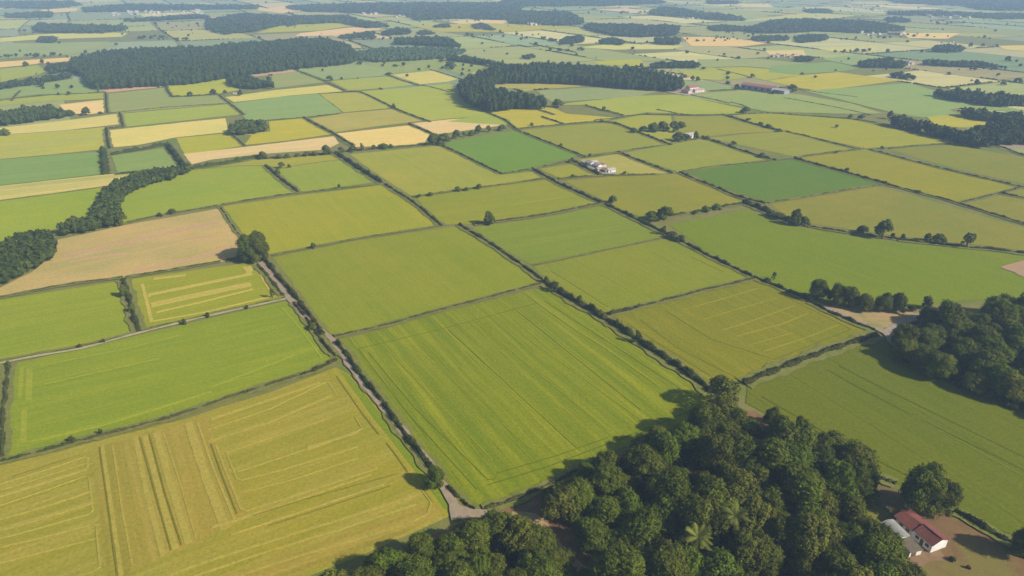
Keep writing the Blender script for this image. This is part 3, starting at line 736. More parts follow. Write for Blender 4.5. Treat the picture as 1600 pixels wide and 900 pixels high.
st = ramp(nt, noise(nt, mp.outputs[0], 0.03, 4, 0.6), 0.3, 0.7)
cc = mix_col(nt, 0.5, vc, mix_col(nt, st, (0.38, 0.40, 0.42), (0.62, 0.60, 0.55)), 'OVERLAY')
ff = ramp(nt, noise(nt, tc, 0.35, 3, 0.7), 0.3, 0.7)
cc = mix_col(nt, 0.4, cc, mix_col(nt, ff, (0.36, 0.36, 0.36), (0.64, 0.64, 0.64)), 'OVERLAY')
nt.links.new(cc, bs.inputs['Base Color'])
bs.inputs['Roughness'].default_value = 0.95
bs.inputs['Specular IOR Level'].default_value = 0.05
po = parcels.build('farmland', [pme_m])
ca = po.data.attributes.new('parcel', 'FLOAT_COLOR', 'FACE')
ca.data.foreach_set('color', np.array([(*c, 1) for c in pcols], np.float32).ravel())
tag(po, kind='structure')


# ------------------------------------------------------------------ bare earth, yard, lane
def sheet(name, px, z, mat, wobble=0.5):
    poly = [at(x, y) for x, y in px]
    b = MB()
    pts = []
    for i in range(len(poly)):
        a, e = poly[i], poly[(i + 1) % len(poly)]
        L = np.linalg.norm(e - a)
        m_ = max(1, int(L / 3))
        for s in range(m_):
            q = a + (e - a) * s / m_
            pts.append((q[0] + rng.normal(0, wobble * 0.5), q[1] + rng.normal(0, wobble * 0.5), z))
    b.poly(pts)
    return tag(b.build(name, [mat]), kind='structure')


earth = simple_mat('bare_earth', (0.17, 0.09, 0.035), (0.25, 0.14, 0.055), 0.25, 0.95, 0.2, (0.13, 0.11, 0.04))
yard_m = simple_mat('sandy_yard', (0.20, 0.118, 0.046), (0.155, 0.092, 0.034), 0.18, 0.95, 0.25, (0.17, 0.14, 0.03))
gravel_m = simple_mat('pale_gravel', (0.33, 0.25, 0.16), (0.27, 0.20, 0.12), 0.6, 0.95, 0.2)
grass_m = simple_mat('lawn', (0.15, 0.15, 0.012), (0.19, 0.16, 0.02), 0.3, 0.95, 0.2)
dirt_m = simple_mat('orange_dirt', (0.42, 0.26, 0.11), (0.34, 0.24, 0.10), 0.3, 0.95, 0.2, (0.24, 0.22, 0.06))
sheet('bare_earth', [(500, 915), (560, 886), (640, 852), (700, 828), (760, 800), (812, 783), (870, 757), (940, 722), (1010, 694), (1080, 664), (1130, 640), (1180, 642), (1260, 690), (1350, 738), (1400, 764), (1500, 812), (1600, 855), (1720, 920), (1700, 1150), (450, 1150)], 0.03, earth)
sheet('yard', [(1395, 800), (1440, 792), (1490, 806), (1560, 838), (1600, 858), (1700, 905), (1700, 1050), (1440, 1000), (1400, 860)], 0.046, yard_m)
sheet('lawn', [(1315, 775), (1335, 768), (1362, 782), (1392, 806), (1372, 822), (1340, 812)], 0.054, grass_m)
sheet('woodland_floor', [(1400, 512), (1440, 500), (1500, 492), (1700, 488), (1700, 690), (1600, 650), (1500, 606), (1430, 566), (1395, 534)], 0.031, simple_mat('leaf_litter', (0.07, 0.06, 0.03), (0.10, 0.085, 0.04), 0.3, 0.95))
sheet('dirt_clearing', [(1278, 476), (1320, 480), (1370, 486), (1425, 488), (1432, 494), (1415, 503), (1395, 522), (1374, 520), (1345, 503), (1310, 490)], 0.75 * 0.5, dirt_m).location.z = -0.12
sheet('dirt_clearing', [(1562, 418), (1596, 408), (1700, 418), (1700, 450), (1602, 434)], 0.36, simple_mat('brown_dirt', (0.38, 0.23, 0.13), (0.32, 0.21, 0.11), 0.3))
sheet('dirt_clearing', [(1560, 226), (1580, 222), (1600, 223), (1610, 232), (1570, 233)], 0.40, gravel_m)


def lane(name, px, w, z, mat, n=6):
    ln = smooth_line([at(x, y)[:2] for x, y in px], n)
    Q, L = resample(ln, 2.0)
    nr, _ = offsets(Q)
    b = MB()
    a = w / 2 * (1 + 0.18 * np.sin(np.arange(len(Q)) * 0.7) + rng.normal(0, 0.06, len(Q)))
    for i in range(len(Q) - 1):
        b.poly([(*(Q[i] - nr[i] * a[i]), z), (*(Q[i + 1] - nr[i + 1] * a[i + 1]), z), (*(Q[i + 1] + nr[i + 1] * a[i + 1]), z), (*(Q[i] + nr[i] * a[i]), z)])
    return tag(b.build(name, [mat]), kind='structure')


verge_m = simple_mat('verge_grass', (0.20, 0.18, 0.045), (0.13, 0.145, 0.02), 0.5, 0.95, 0.2)
lane('farm_lane', [(404, 407), (430, 438), (452, 466), (488, 508), (519, 531), (560, 590), (610, 651), (660, 712), (690, 756), (706, 783), (716, 808)], 2.7, 0.52, gravel_m)
sheet('lane_junction', [(701, 778), (711, 787), (722, 792), (738, 797), (756, 798), (790, 800), (785, 812), (757, 812), (735, 811), (705, 816), (703, 800)], 0.53, gravel_m, 0.3)
lane('farm_track', [(-40, 577), (0, 569), (60, 557), (130, 545), (215, 522), (330, 494), (452, 467)], 1.7, 0.50, simple_mat('track', (0.40, 0.34, 0.18), (0.30, 0.27, 0.12), 0.5))
lane('farm_track', [(800, 806), (840, 812), (866, 850), (900, 885), (950, 903), (1000, 915)], 3.4, 0.06, dirt_m)
lane('farm_track', [(1262, 470), (1310, 490), (1350, 508), (1385, 522), (1397, 540), (1440, 566), (1480, 585)], 3.0, 0.54, simple_mat('grey_track', (0.33, 0.26, 0.19), (0.26, 0.21, 0.14), 0.5))
lane('farm_track', [(1385, 522), (1410, 505), (1440, 492)], 4.0, 0.545, simple_mat('grey_track', (0.33, 0.26, 0.19), (0.26, 0.21, 0.14), 0.5))
lane('farm_track', [(1405, 905), (1440, 872), (1475, 868)], 4.0, 0.07, simple_mat('yard_track', (0.24, 0.15, 0.075), (0.20, 0.125, 0.06), 0.5))

# ------------------------------------------------------------------ foliage builders
_t = (1 + 5 ** 0.5) / 2
ICO_V = np.array([(-1, _t, 0), (1, _t, 0), (-1, -_t, 0), (1, -_t, 0), (0, -1, _t), (0, 1, _t), (0, -1, -_t), (0, 1, -_t), (_t, 0, -1), (_t, 0, 1), (-_t, 0, -1), (-_t, 0, 1)]) / math.sqrt(1 + _t * _t)
ICO_F = np.array([(0, 11, 5), (0, 5, 1), (0, 1, 7), (0, 7, 10), (0, 10, 11), (1, 5, 9), (5, 11, 4), (11, 10, 2), (10, 7, 6), (7, 1, 8), (3, 9, 4), (3, 4, 2), (3, 2, 6), (3, 6, 8), (3, 8, 9), (4, 9, 5), (2, 4, 11), (6, 2, 10), (8, 6, 7), (9, 8, 1)])


def cards(P, Nn, size, r):
    """leaf sprays: one bent quad per point P facing roughly Nn"""
    n_ = len(P)
    Nn = Nn + r.normal(0, 0.42, (n_, 3))
    Nn /= np.linalg.norm(Nn, axis=1)[:, None] + 1e-9
    a = r.normal(0, 1, (n_, 3))
    U = np.cross(Nn, a)
    U /= np.linalg.norm(U, axis=1)[:, None] + 1e-9
    W = np.cross(Nn, U)
    s = (size * r.uniform(0.55, 1.35, n_))[:, None]
    e = (0.5 * s * r.uniform(0.6, 1.3, (n_, 1)))
    V = np.empty((n_, 4, 3))
    V[:, 0] = P - U * s * 0.5 - W * e * 0.3
    V[:, 1] = P + W * e - Nn * s * 0.1
    V[:, 2] = P + U * s * 0.5 + W * e * 0.2
    V[:, 3] = P - W * e + Nn * s * 0.1
    return V.reshape(-1, 3)


def lobes(r, R, H, nl, open_=False):
    """lobe centres and radii on a domed crown: unit metres, crown base at z=0.25H"""
    L = []
    L.append((np.array([0, 0, H * 0.60]), R * 0.60))
    for k in range(nl):
        a = 2 * math.pi * (k / nl + r.uniform(-0.04, 0.04)) * 2.4
        t = r.uniform(0.0, 1.0)
        zz = H * (0.20 + 0.66 * t)
        rr = R * (0.74 - 0.55 * t ** 1.7 - 0.12 * (1 - t) ** 3) * r.uniform(0.78, 1.14)
        lr = R * (r.uniform(0.17, 0.40) if nl > 22 else r.uniform(0.26, 0.42)) * (0.8 if open_ else 1.0)
        L.append((np.array([math.cos(a) * rr, math.sin(a) * rr, zz]), lr))
    return L


def crown_mesh(name, seed, R, H, nl, ncards, size, mat, core=True, open_=False, core_scale=0.80):
    r = np.random.default_rng(seed)
    L = lobes(r, R, H, nl, open_)
    Ps, Ns, var = [], [], []
    tot = sum(l[1] ** 2 for l in L)
    for c, lr in L:
        n_ = int(ncards * lr ** 2 / tot)
        d = r.normal(0, 1, (n_, 3))
        d /= np.linalg.norm(d, axis=1)[:, None]
        d[:, 2] = np.where(d[:, 2] < -0.55, -d[:, 2], d[:, 2])
        lump = 1 + 0.24 * np.sin(d[:, 0] * 7 + seed) * np.cos(d[:, 1] * 8 + lr * 5) + 0.15 * np.sin(d[:, 2] * 11 + d[:, 0] * 6)
        rad = lr * lump * (1 - 0.22 * r.random(n_) ** 2) * (0.8 + 0.25 * r.random(n_) if open_ else 1)
        P = c + d * rad[:, None]
        keep = np.ones(n_, bool)
        for c2, l2 in L:
            if l2 is lr and c2 is c:
                continue
            keep &= (np.linalg.norm(P - c2, axis=1) > l2 * 0.80)
        P, d = P[keep], d[keep]
        Ps.append(P)
        Ns.append(d)
        lv = r.uniform(0.2, 0.8)
        var.append(np.clip(lv + r.normal(0, 0.20, len(P)), 0, 1))
    P, D, vr = np.concatenate(Ps), np.concatenate(Ns), np.concatenate(var)
    V = cards(P, D, size, r)
    k = len(P)
    F = np.arange(4 * k)
    counts = np.full(k, 4)
    vr = np.repeat(vr, 4)
    if core:
        for c, lr in L:
            cv = c + ICO_V * lr * core_scale * (1 + r.uniform(-0.12, 0.12, (12, 1)))
            base = len(V)
            V = np.concatenate([V, cv])
            F = np.concatenate([F, (ICO_F + base).ravel()])
            counts = np.concatenate([counts, np.full(20, 3)])
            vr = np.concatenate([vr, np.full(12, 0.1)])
    return mesh_np(name, V, F, counts, [mat], var=vr)


def trunk_mesh(name, seed, R, H):
    r = random.Random(seed)
    b = MB()
    t = 0.035 * H + 0.05
    b.tube([(0, 0, -0.3), (0.02, 0, H * 0.15), (0.1, 0.05, H * 0.32), (0.05, 0.1, H * 0.55)], [t * 1.5, t, t * 0.85, t * 0.5])
    for k in range(5):
        a = k * 1.3 + r.uniform(-0.3, 0.3)
        h0 = H * r.uniform(0.2, 0.36)
        b.tube([(0.05, 0.03, h0), (math.cos(a) * R * 0.25, math.sin(a) * R * 0.25, h0 + H * 0.12), (math.cos(a) * R * 0.6, math.sin(a) * R * 0.6, h0 + H * 0.25)], [t * 0.5, t * 0.35, t * 0.12], 5)
    return b.mesh(name, [M['bark']], True)


PROTO = {}


def protos(key, n_, R, H, nl, nc, size, mat, **kw):
    PROTO[key] = []
    for k in range(n_):
        PROTO[key].append((crown_mesh('crown', 100 + k * 13 + len(PROTO) * 7, R, H, nl + k % 3, nc, size, mat, **kw), trunk_mesh('trunk', k, R, H), R, H))


protos('near', 8, 5.0, 11.0, 30, 24000, 0.29, M['leaf'])
protos('near_olive', 4, 5.0, 11.0, 26, 22000, 0.30, M['leaf_olive'])
protos('near_light', 4, 5.0, 10.0, 24, 22000, 0.30, M['leaf_light'])
protos('open', 2, 6.0, 13.5, 22, 6500, 0.55, M['leaf'], core=False, open_=True)
protos('mid', 6, 4.0, 9.0, 10, 2200, 0.75, M['leaf'])
protos('midopen', 3, 3.0, 8.0, 9, 420, 0.75, M['leaf_wood_warm'], core=False, open_=True)
protos('far', 6, 4.0, 8.5, 7, 420, 1.3, M['leaf_wood_warm'])
protos('shrub', 4, 2.0, 2.6, 7, 700, 0.4, M['leaf_hedge'])
protos('tuft', 2, 2.0, 1.2, 7, 500, 0.35, M['weeds'])

n_trees = 0


def tree(name, P, w, h, key, label, cat='tree', group=None, parts=True, v=None):
    """P ground point, w crown width, h height in metres"""
    global n_trees
    crown, trunk, R, H = PROTO[key][(n_trees if v is None else v) % len(PROTO[key])]
    n_trees += 1
    sx, sz = w / (2 * R * 0.98), h / (H * 1.02)
    rz = random.uniform(0, 6.28)
    if parts:
        root = link(bpy.data.objects.new(name, None))
        c = link(bpy.data.objects.new('crown', crown), root)
        t = link(bpy.data.objects.new('trunk', trunk), root)
    else:
        root = link(bpy.data.objects.new(name, crown))
    root.location = (P[0], P[1], 0)
    root.rotation_euler = (0, 0, rz)
    root.scale = (sx * random.uniform(0.93, 1.07), sx, sz)
    tag(root, label, cat, group)
    return root


def tree_px(name, bx, by, wpx, ty, key, label, cat='tree', group=None, parts=True, v=None):
    P = at(bx, by)
    return tree(name, P, wpx / pxm(P), height_at(bx, by, ty), key, label, cat, group, parts, v)


def scatter(poly_px, zc, spacing, jitter=0.33):
    poly = np.array([at(x, y, zc)[:2] for x, y in poly_px])
    lo, hi = poly.min(0), poly.max(0)
    xs = np.arange(lo[0], hi[0] + spacing, spacing)
    ys = np.arange(lo[1], hi[1] + spacing, spacing * 0.866)
    G = np.array([(x + (spacing / 2 if j % 2 else 0), y) for j, y in enumerate(ys) for x in xs])
    if not len(G):
        return G
    G = G + rng.uniform(-jitter, jitter, G.shape) * spacing
    return G[inside_many(G, poly)]


# ------------------------------------------------------------------ woods that read as one mass
def small_crown(r, ncard, kind):
    """unit crown: radius 1, height 1 (base 0): verts, quads, tris, var"""
    n_ = ncard
    d = r.normal(0, 1, (n_, 3))
    d /= np.linalg.norm(d, axis=1)[:, None]
    d[:, 2] = np.abs(d[:, 2]) * 1.0 - 0.25
    lump = 1 + 0.22 * np.sin(d[:, 0] * 6 + r.uniform(0, 6)) * np.cos(d[:, 1] * 5 + r.uniform(0, 6))
    P = np.stack([d[:, 0] * 0.92 * lump, d[:, 1] * 0.92 * lump, 0.55 + d[:, 2] * 0.45 * lump], 1)
    return P, d


def mass(name, poly_px, H, spacing, mat, label, ncard=14, cat='wood', R=None, edge_trunks=False, kind='stuff', zc=0.75, size=None, hv=0.16):
    if kind == 'stuff' and name == 'woodland':
        ymid = sum(p[1] for p in poly_px) / len(poly_px)
        if ymid < 62:
            H = H * 0.62
        pts = scatter(poly_px, H * 0.80, spacing)
        pp = np.array(poly_px, float)
        if len(pts):
            zb = H * 0.38
            dep = pts[:, 1] * _cp + (CAM_H - zb) * _sp
            px_ = 800 + FPX * pts[:, 0] / dep
            py_ = 450 - FPX * (pts[:, 1] * _sp + (zb - CAM_H) * _cp) / dep
            ok_ = inside_many(np.stack([px_, py_], 1), pp)
        if not len(pts) or ok_.sum() < 0.25 * len(pts):
            H = H * 0.75
            pts = scatter(poly_px, H * 0.45, spacing)
        else:
            pts = pts[ok_]
    else:
        pts = scatter(poly_px, H * zc, spacing)
    if not len(pts):
        return None
    R = R or spacing * 0.66
    size = size or R * 0.62
    r = rng
    nT = len(pts)
    hs = H * (1 + r.normal(0, hv, nT)).clip(0.6, 1.5)
    rs = R * r.uniform(0.8, 1.25, nT)
    protos_ = [small_crown(r, ncard, 0) for _ in range(12)]
    idx = r.integers(0, 12, nT)
    Vs, vs_ = [], []
    tv = r.uniform(0.15, 0.85, nT)
    for k in range(12):
        sel = np.where(idx == k)[0]
        if not len(sel):
            continue
        P, d = protos_[k]
        X = P[None] * np.stack([rs[sel], rs[sel], hs[sel]], 1)[:, None, :]
        X[:, :, :2] += pts[sel][:, None, :]
        X = X.reshape(-1, 3)
        D = np.tile(d, (len(sel), 1))
        Vs.append(cards(X, D, size, r))
        vs_.append(np.repeat(np.clip(np.repeat(tv[sel], len(P)) + r.normal(0, 0.15, len(X)), 0, 1), 4))
    V = np.concatenate(Vs)
    vr = np.concatenate(vs_)
    nq = len(V) // 4
    F = np.arange(4 * nq)
    counts = np.full(nq, 4)
    # solid hearts of the crowns
    core = ICO_V[None] * np.stack([rs * 0.78, rs * 0.78, hs * 0.42], 1)[:, None, :] * (1 + r.uniform(-0.15, 0.15, (nT, 12, 1)))
    core[:, :, :2] += pts[:, None, :]
    core[:, :, 2] += (hs * 0.50)[:, None]
    base = len(V)
    V = np.concatenate([V, core.reshape(-1, 3)])
    FF = (ICO_F[None] + (base + 12 * np.arange(nT))[:, None, None]).ravel()
    F = np.concatenate([F, FF])
    counts = np.concatenate([counts, np.full(20 * nT, 3)])
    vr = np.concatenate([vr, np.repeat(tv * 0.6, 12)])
    me = mesh_np(name, V, F, counts, [mat], var=vr)
    o = link(bpy.data.objects.new(name, me))
    return tag(o, label, cat, kind=kind)


# ------------------------------------------------------------------ hedges
def hedge(px, w, h, label, gap=0.0, dens=1.0, mat='leaf_hedge', verge=1.9, cat='hedge', lumps=0.5, name='hedge', sm=True):
    pts = [at(x, y)[:2] for x, y in px]
    ln = smooth_line(pts, 5) if sm and len(pts) > 2 else pts
    mid = pts[len(pts) // 2]
    dist = math.hypot(mid[1], CAM_H)
    step = max(0.9, dist * 0.0030)
    Q, L = resample(ln, step)
    nr, T = offsets(Q)
    n_ = len(Q)
    r = rng
    w, h = w * 0.68, h * 0.78
    k = np.arange(n_)
    wander = np.cumsum(r.normal(0, 0.10, n_))
    wander -= np.linspace(wander[0], wander[-1], n_)
    Q = Q + nr * np.clip(wander, -1.2, 1.2)[:, None]
    ph = r.uniform(0, 9, 4)
    hh = h * (1 + lumps * (0.5 * np.sin(k * step * 0.31 + ph[0]) + 0.5 * np.sin(k * step * 0.83 + ph[1])) + r.normal(0, 0.16, n_)).clip(0.35, 1.9)
    ww = w * (1 + lumps * 0.7 * np.sin(k * step * 0.47 + ph[2]) + r.normal(0, 0.12, n_)).clip(0.5, 1.6)
    on = np.ones(n_, bool)
    if gap:
        m_ = np.sin(k * step * 0.11 + ph[3]) + np.sin(k * step * 0.27 + ph[0]) + r.normal(0, 0.4, n_)
        on = m_ > np.quantile(m_, gap)
        hh = np.where(on, hh, h * 0.22)
        ww = np.where(on, ww, w * 0.5)
    # core: arched section, 5 points
    sec = np.array([(-0.5, 0.0), (-0.44, 0.55), (0.0, 0.86), (0.44, 0.55), (0.5, 0.0)])
    V = np.zeros((n_, 5, 3))
    for s, (a, b_) in enumerate(sec):
        V[:, s, :2] = Q + nr * (a * ww * 0.82 * (1 + r.normal(0, 0.06, n_)))[:, None]
        V[:, s, 2] = b_ * hh * (1 + r.normal(0, 0.08, n_))
    V = V.reshape(-1, 3)
    ii = np.arange(n_ - 1)
    F = []
    for s in range(4):
        F.append(np.stack([ii * 5 + s, (ii + 1) * 5 + s, (ii + 1) * 5 + s + 1, ii * 5 + s + 1], 1))
    F = np.concatenate(F)
    counts = [4] * len(F)
    caps = [list(range(5))[::-1], [(n_ - 1) * 5 + s for s in range(5)]]
    Ff = list(F.ravel()) + caps[0] + caps[1]
    counts += [5, 5]
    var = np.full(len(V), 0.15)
    # leaf sprays over the arch
    size = max(0.42, dist * 0.00125)
    nc = int(L * (w + 2 * h) * dens * 2.6 / (size * size) * 0.55)
    nc = min(nc, 60000)
    s = r.uniform(0, n_ - 1.001, nc)
    i0 = s.astype(int)
    fr = s - i0
    keep = on[i0] | (r.random(nc) < 0.18)
    s, i0, fr = s[keep], i0[keep], fr[keep]
    nc = len(s)
    ang = r.uniform(-0.15, math.pi + 0.15, nc)
    C = Q[i0] * (1 - fr)[:, None] + Q[i0 + 1] * fr[:, None]
    hw = (ww[i0] * (1 - fr) + ww[i0 + 1] * fr) * 0.5
    hv = hh[i0] * (1 - fr) + hh[i0 + 1] * fr
    NR = nr[i0]
    rad = 1 - 0.15 * r.random(nc) + 0.1 * r.normal(0, 1, nc)
    P = np.zeros((nc, 3))
    P[:, :2] = C + NR * (np.cos(ang) * hw * rad)[:, None]
    P[:, 2] = np.abs(np.sin(ang)) * hv * rad
    D = np.zeros((nc, 3))
    D[:, :2] = NR * np.cos(ang)[:, None]
    D[:, 2] = np.abs(np.sin(ang)) + 0.1
    CV = cards(P, D, size, r)
    base = len(V)
    V = np.concatenate([V, CV])
    Ff = np.concatenate([np.array(Ff), base + np.arange(4 * nc)])
    counts = np.concatenate([np.array(counts), np.full(nc, 4)])
    pv_ = np.clip(0.45 + 0.3 * np.sin(i0 * step * 0.6 + ph[1]) + r.normal(0, 0.2, nc), 0, 1)
    var = np.concatenate([var, np.repeat(pv_, 4)])
    o = link(bpy.data.objects.new(name, mesh_np(name, V, Ff, counts, [M[mat]], var=var)))
    tag(o, label, cat)
    if verge:
        vb = MB()
        vw = (w * 0.62 * verge + 0.5) * (1 + 0.14 * np.sin(k * step * 0.23 + ph[1]) + 0.10 * np.sin(k * step * 0.61 + ph[2]))
        z = 0.44 + 0.0041 * (hedge.k % 15)
        hedge.k += 1
        for i in range(n_ - 1):
            vb.poly([(*(Q[i] - nr[i] * vw[i]), z), (*(Q[i + 1] - nr[i + 1] * vw[i + 1]), z), (*(Q[i + 1] + nr[i + 1] * vw[i + 1]), z), (*(Q[i] + nr[i] * vw[i]), z)])
        tag(vb.build('verge', [verge_m]), kind='structure')
    return o


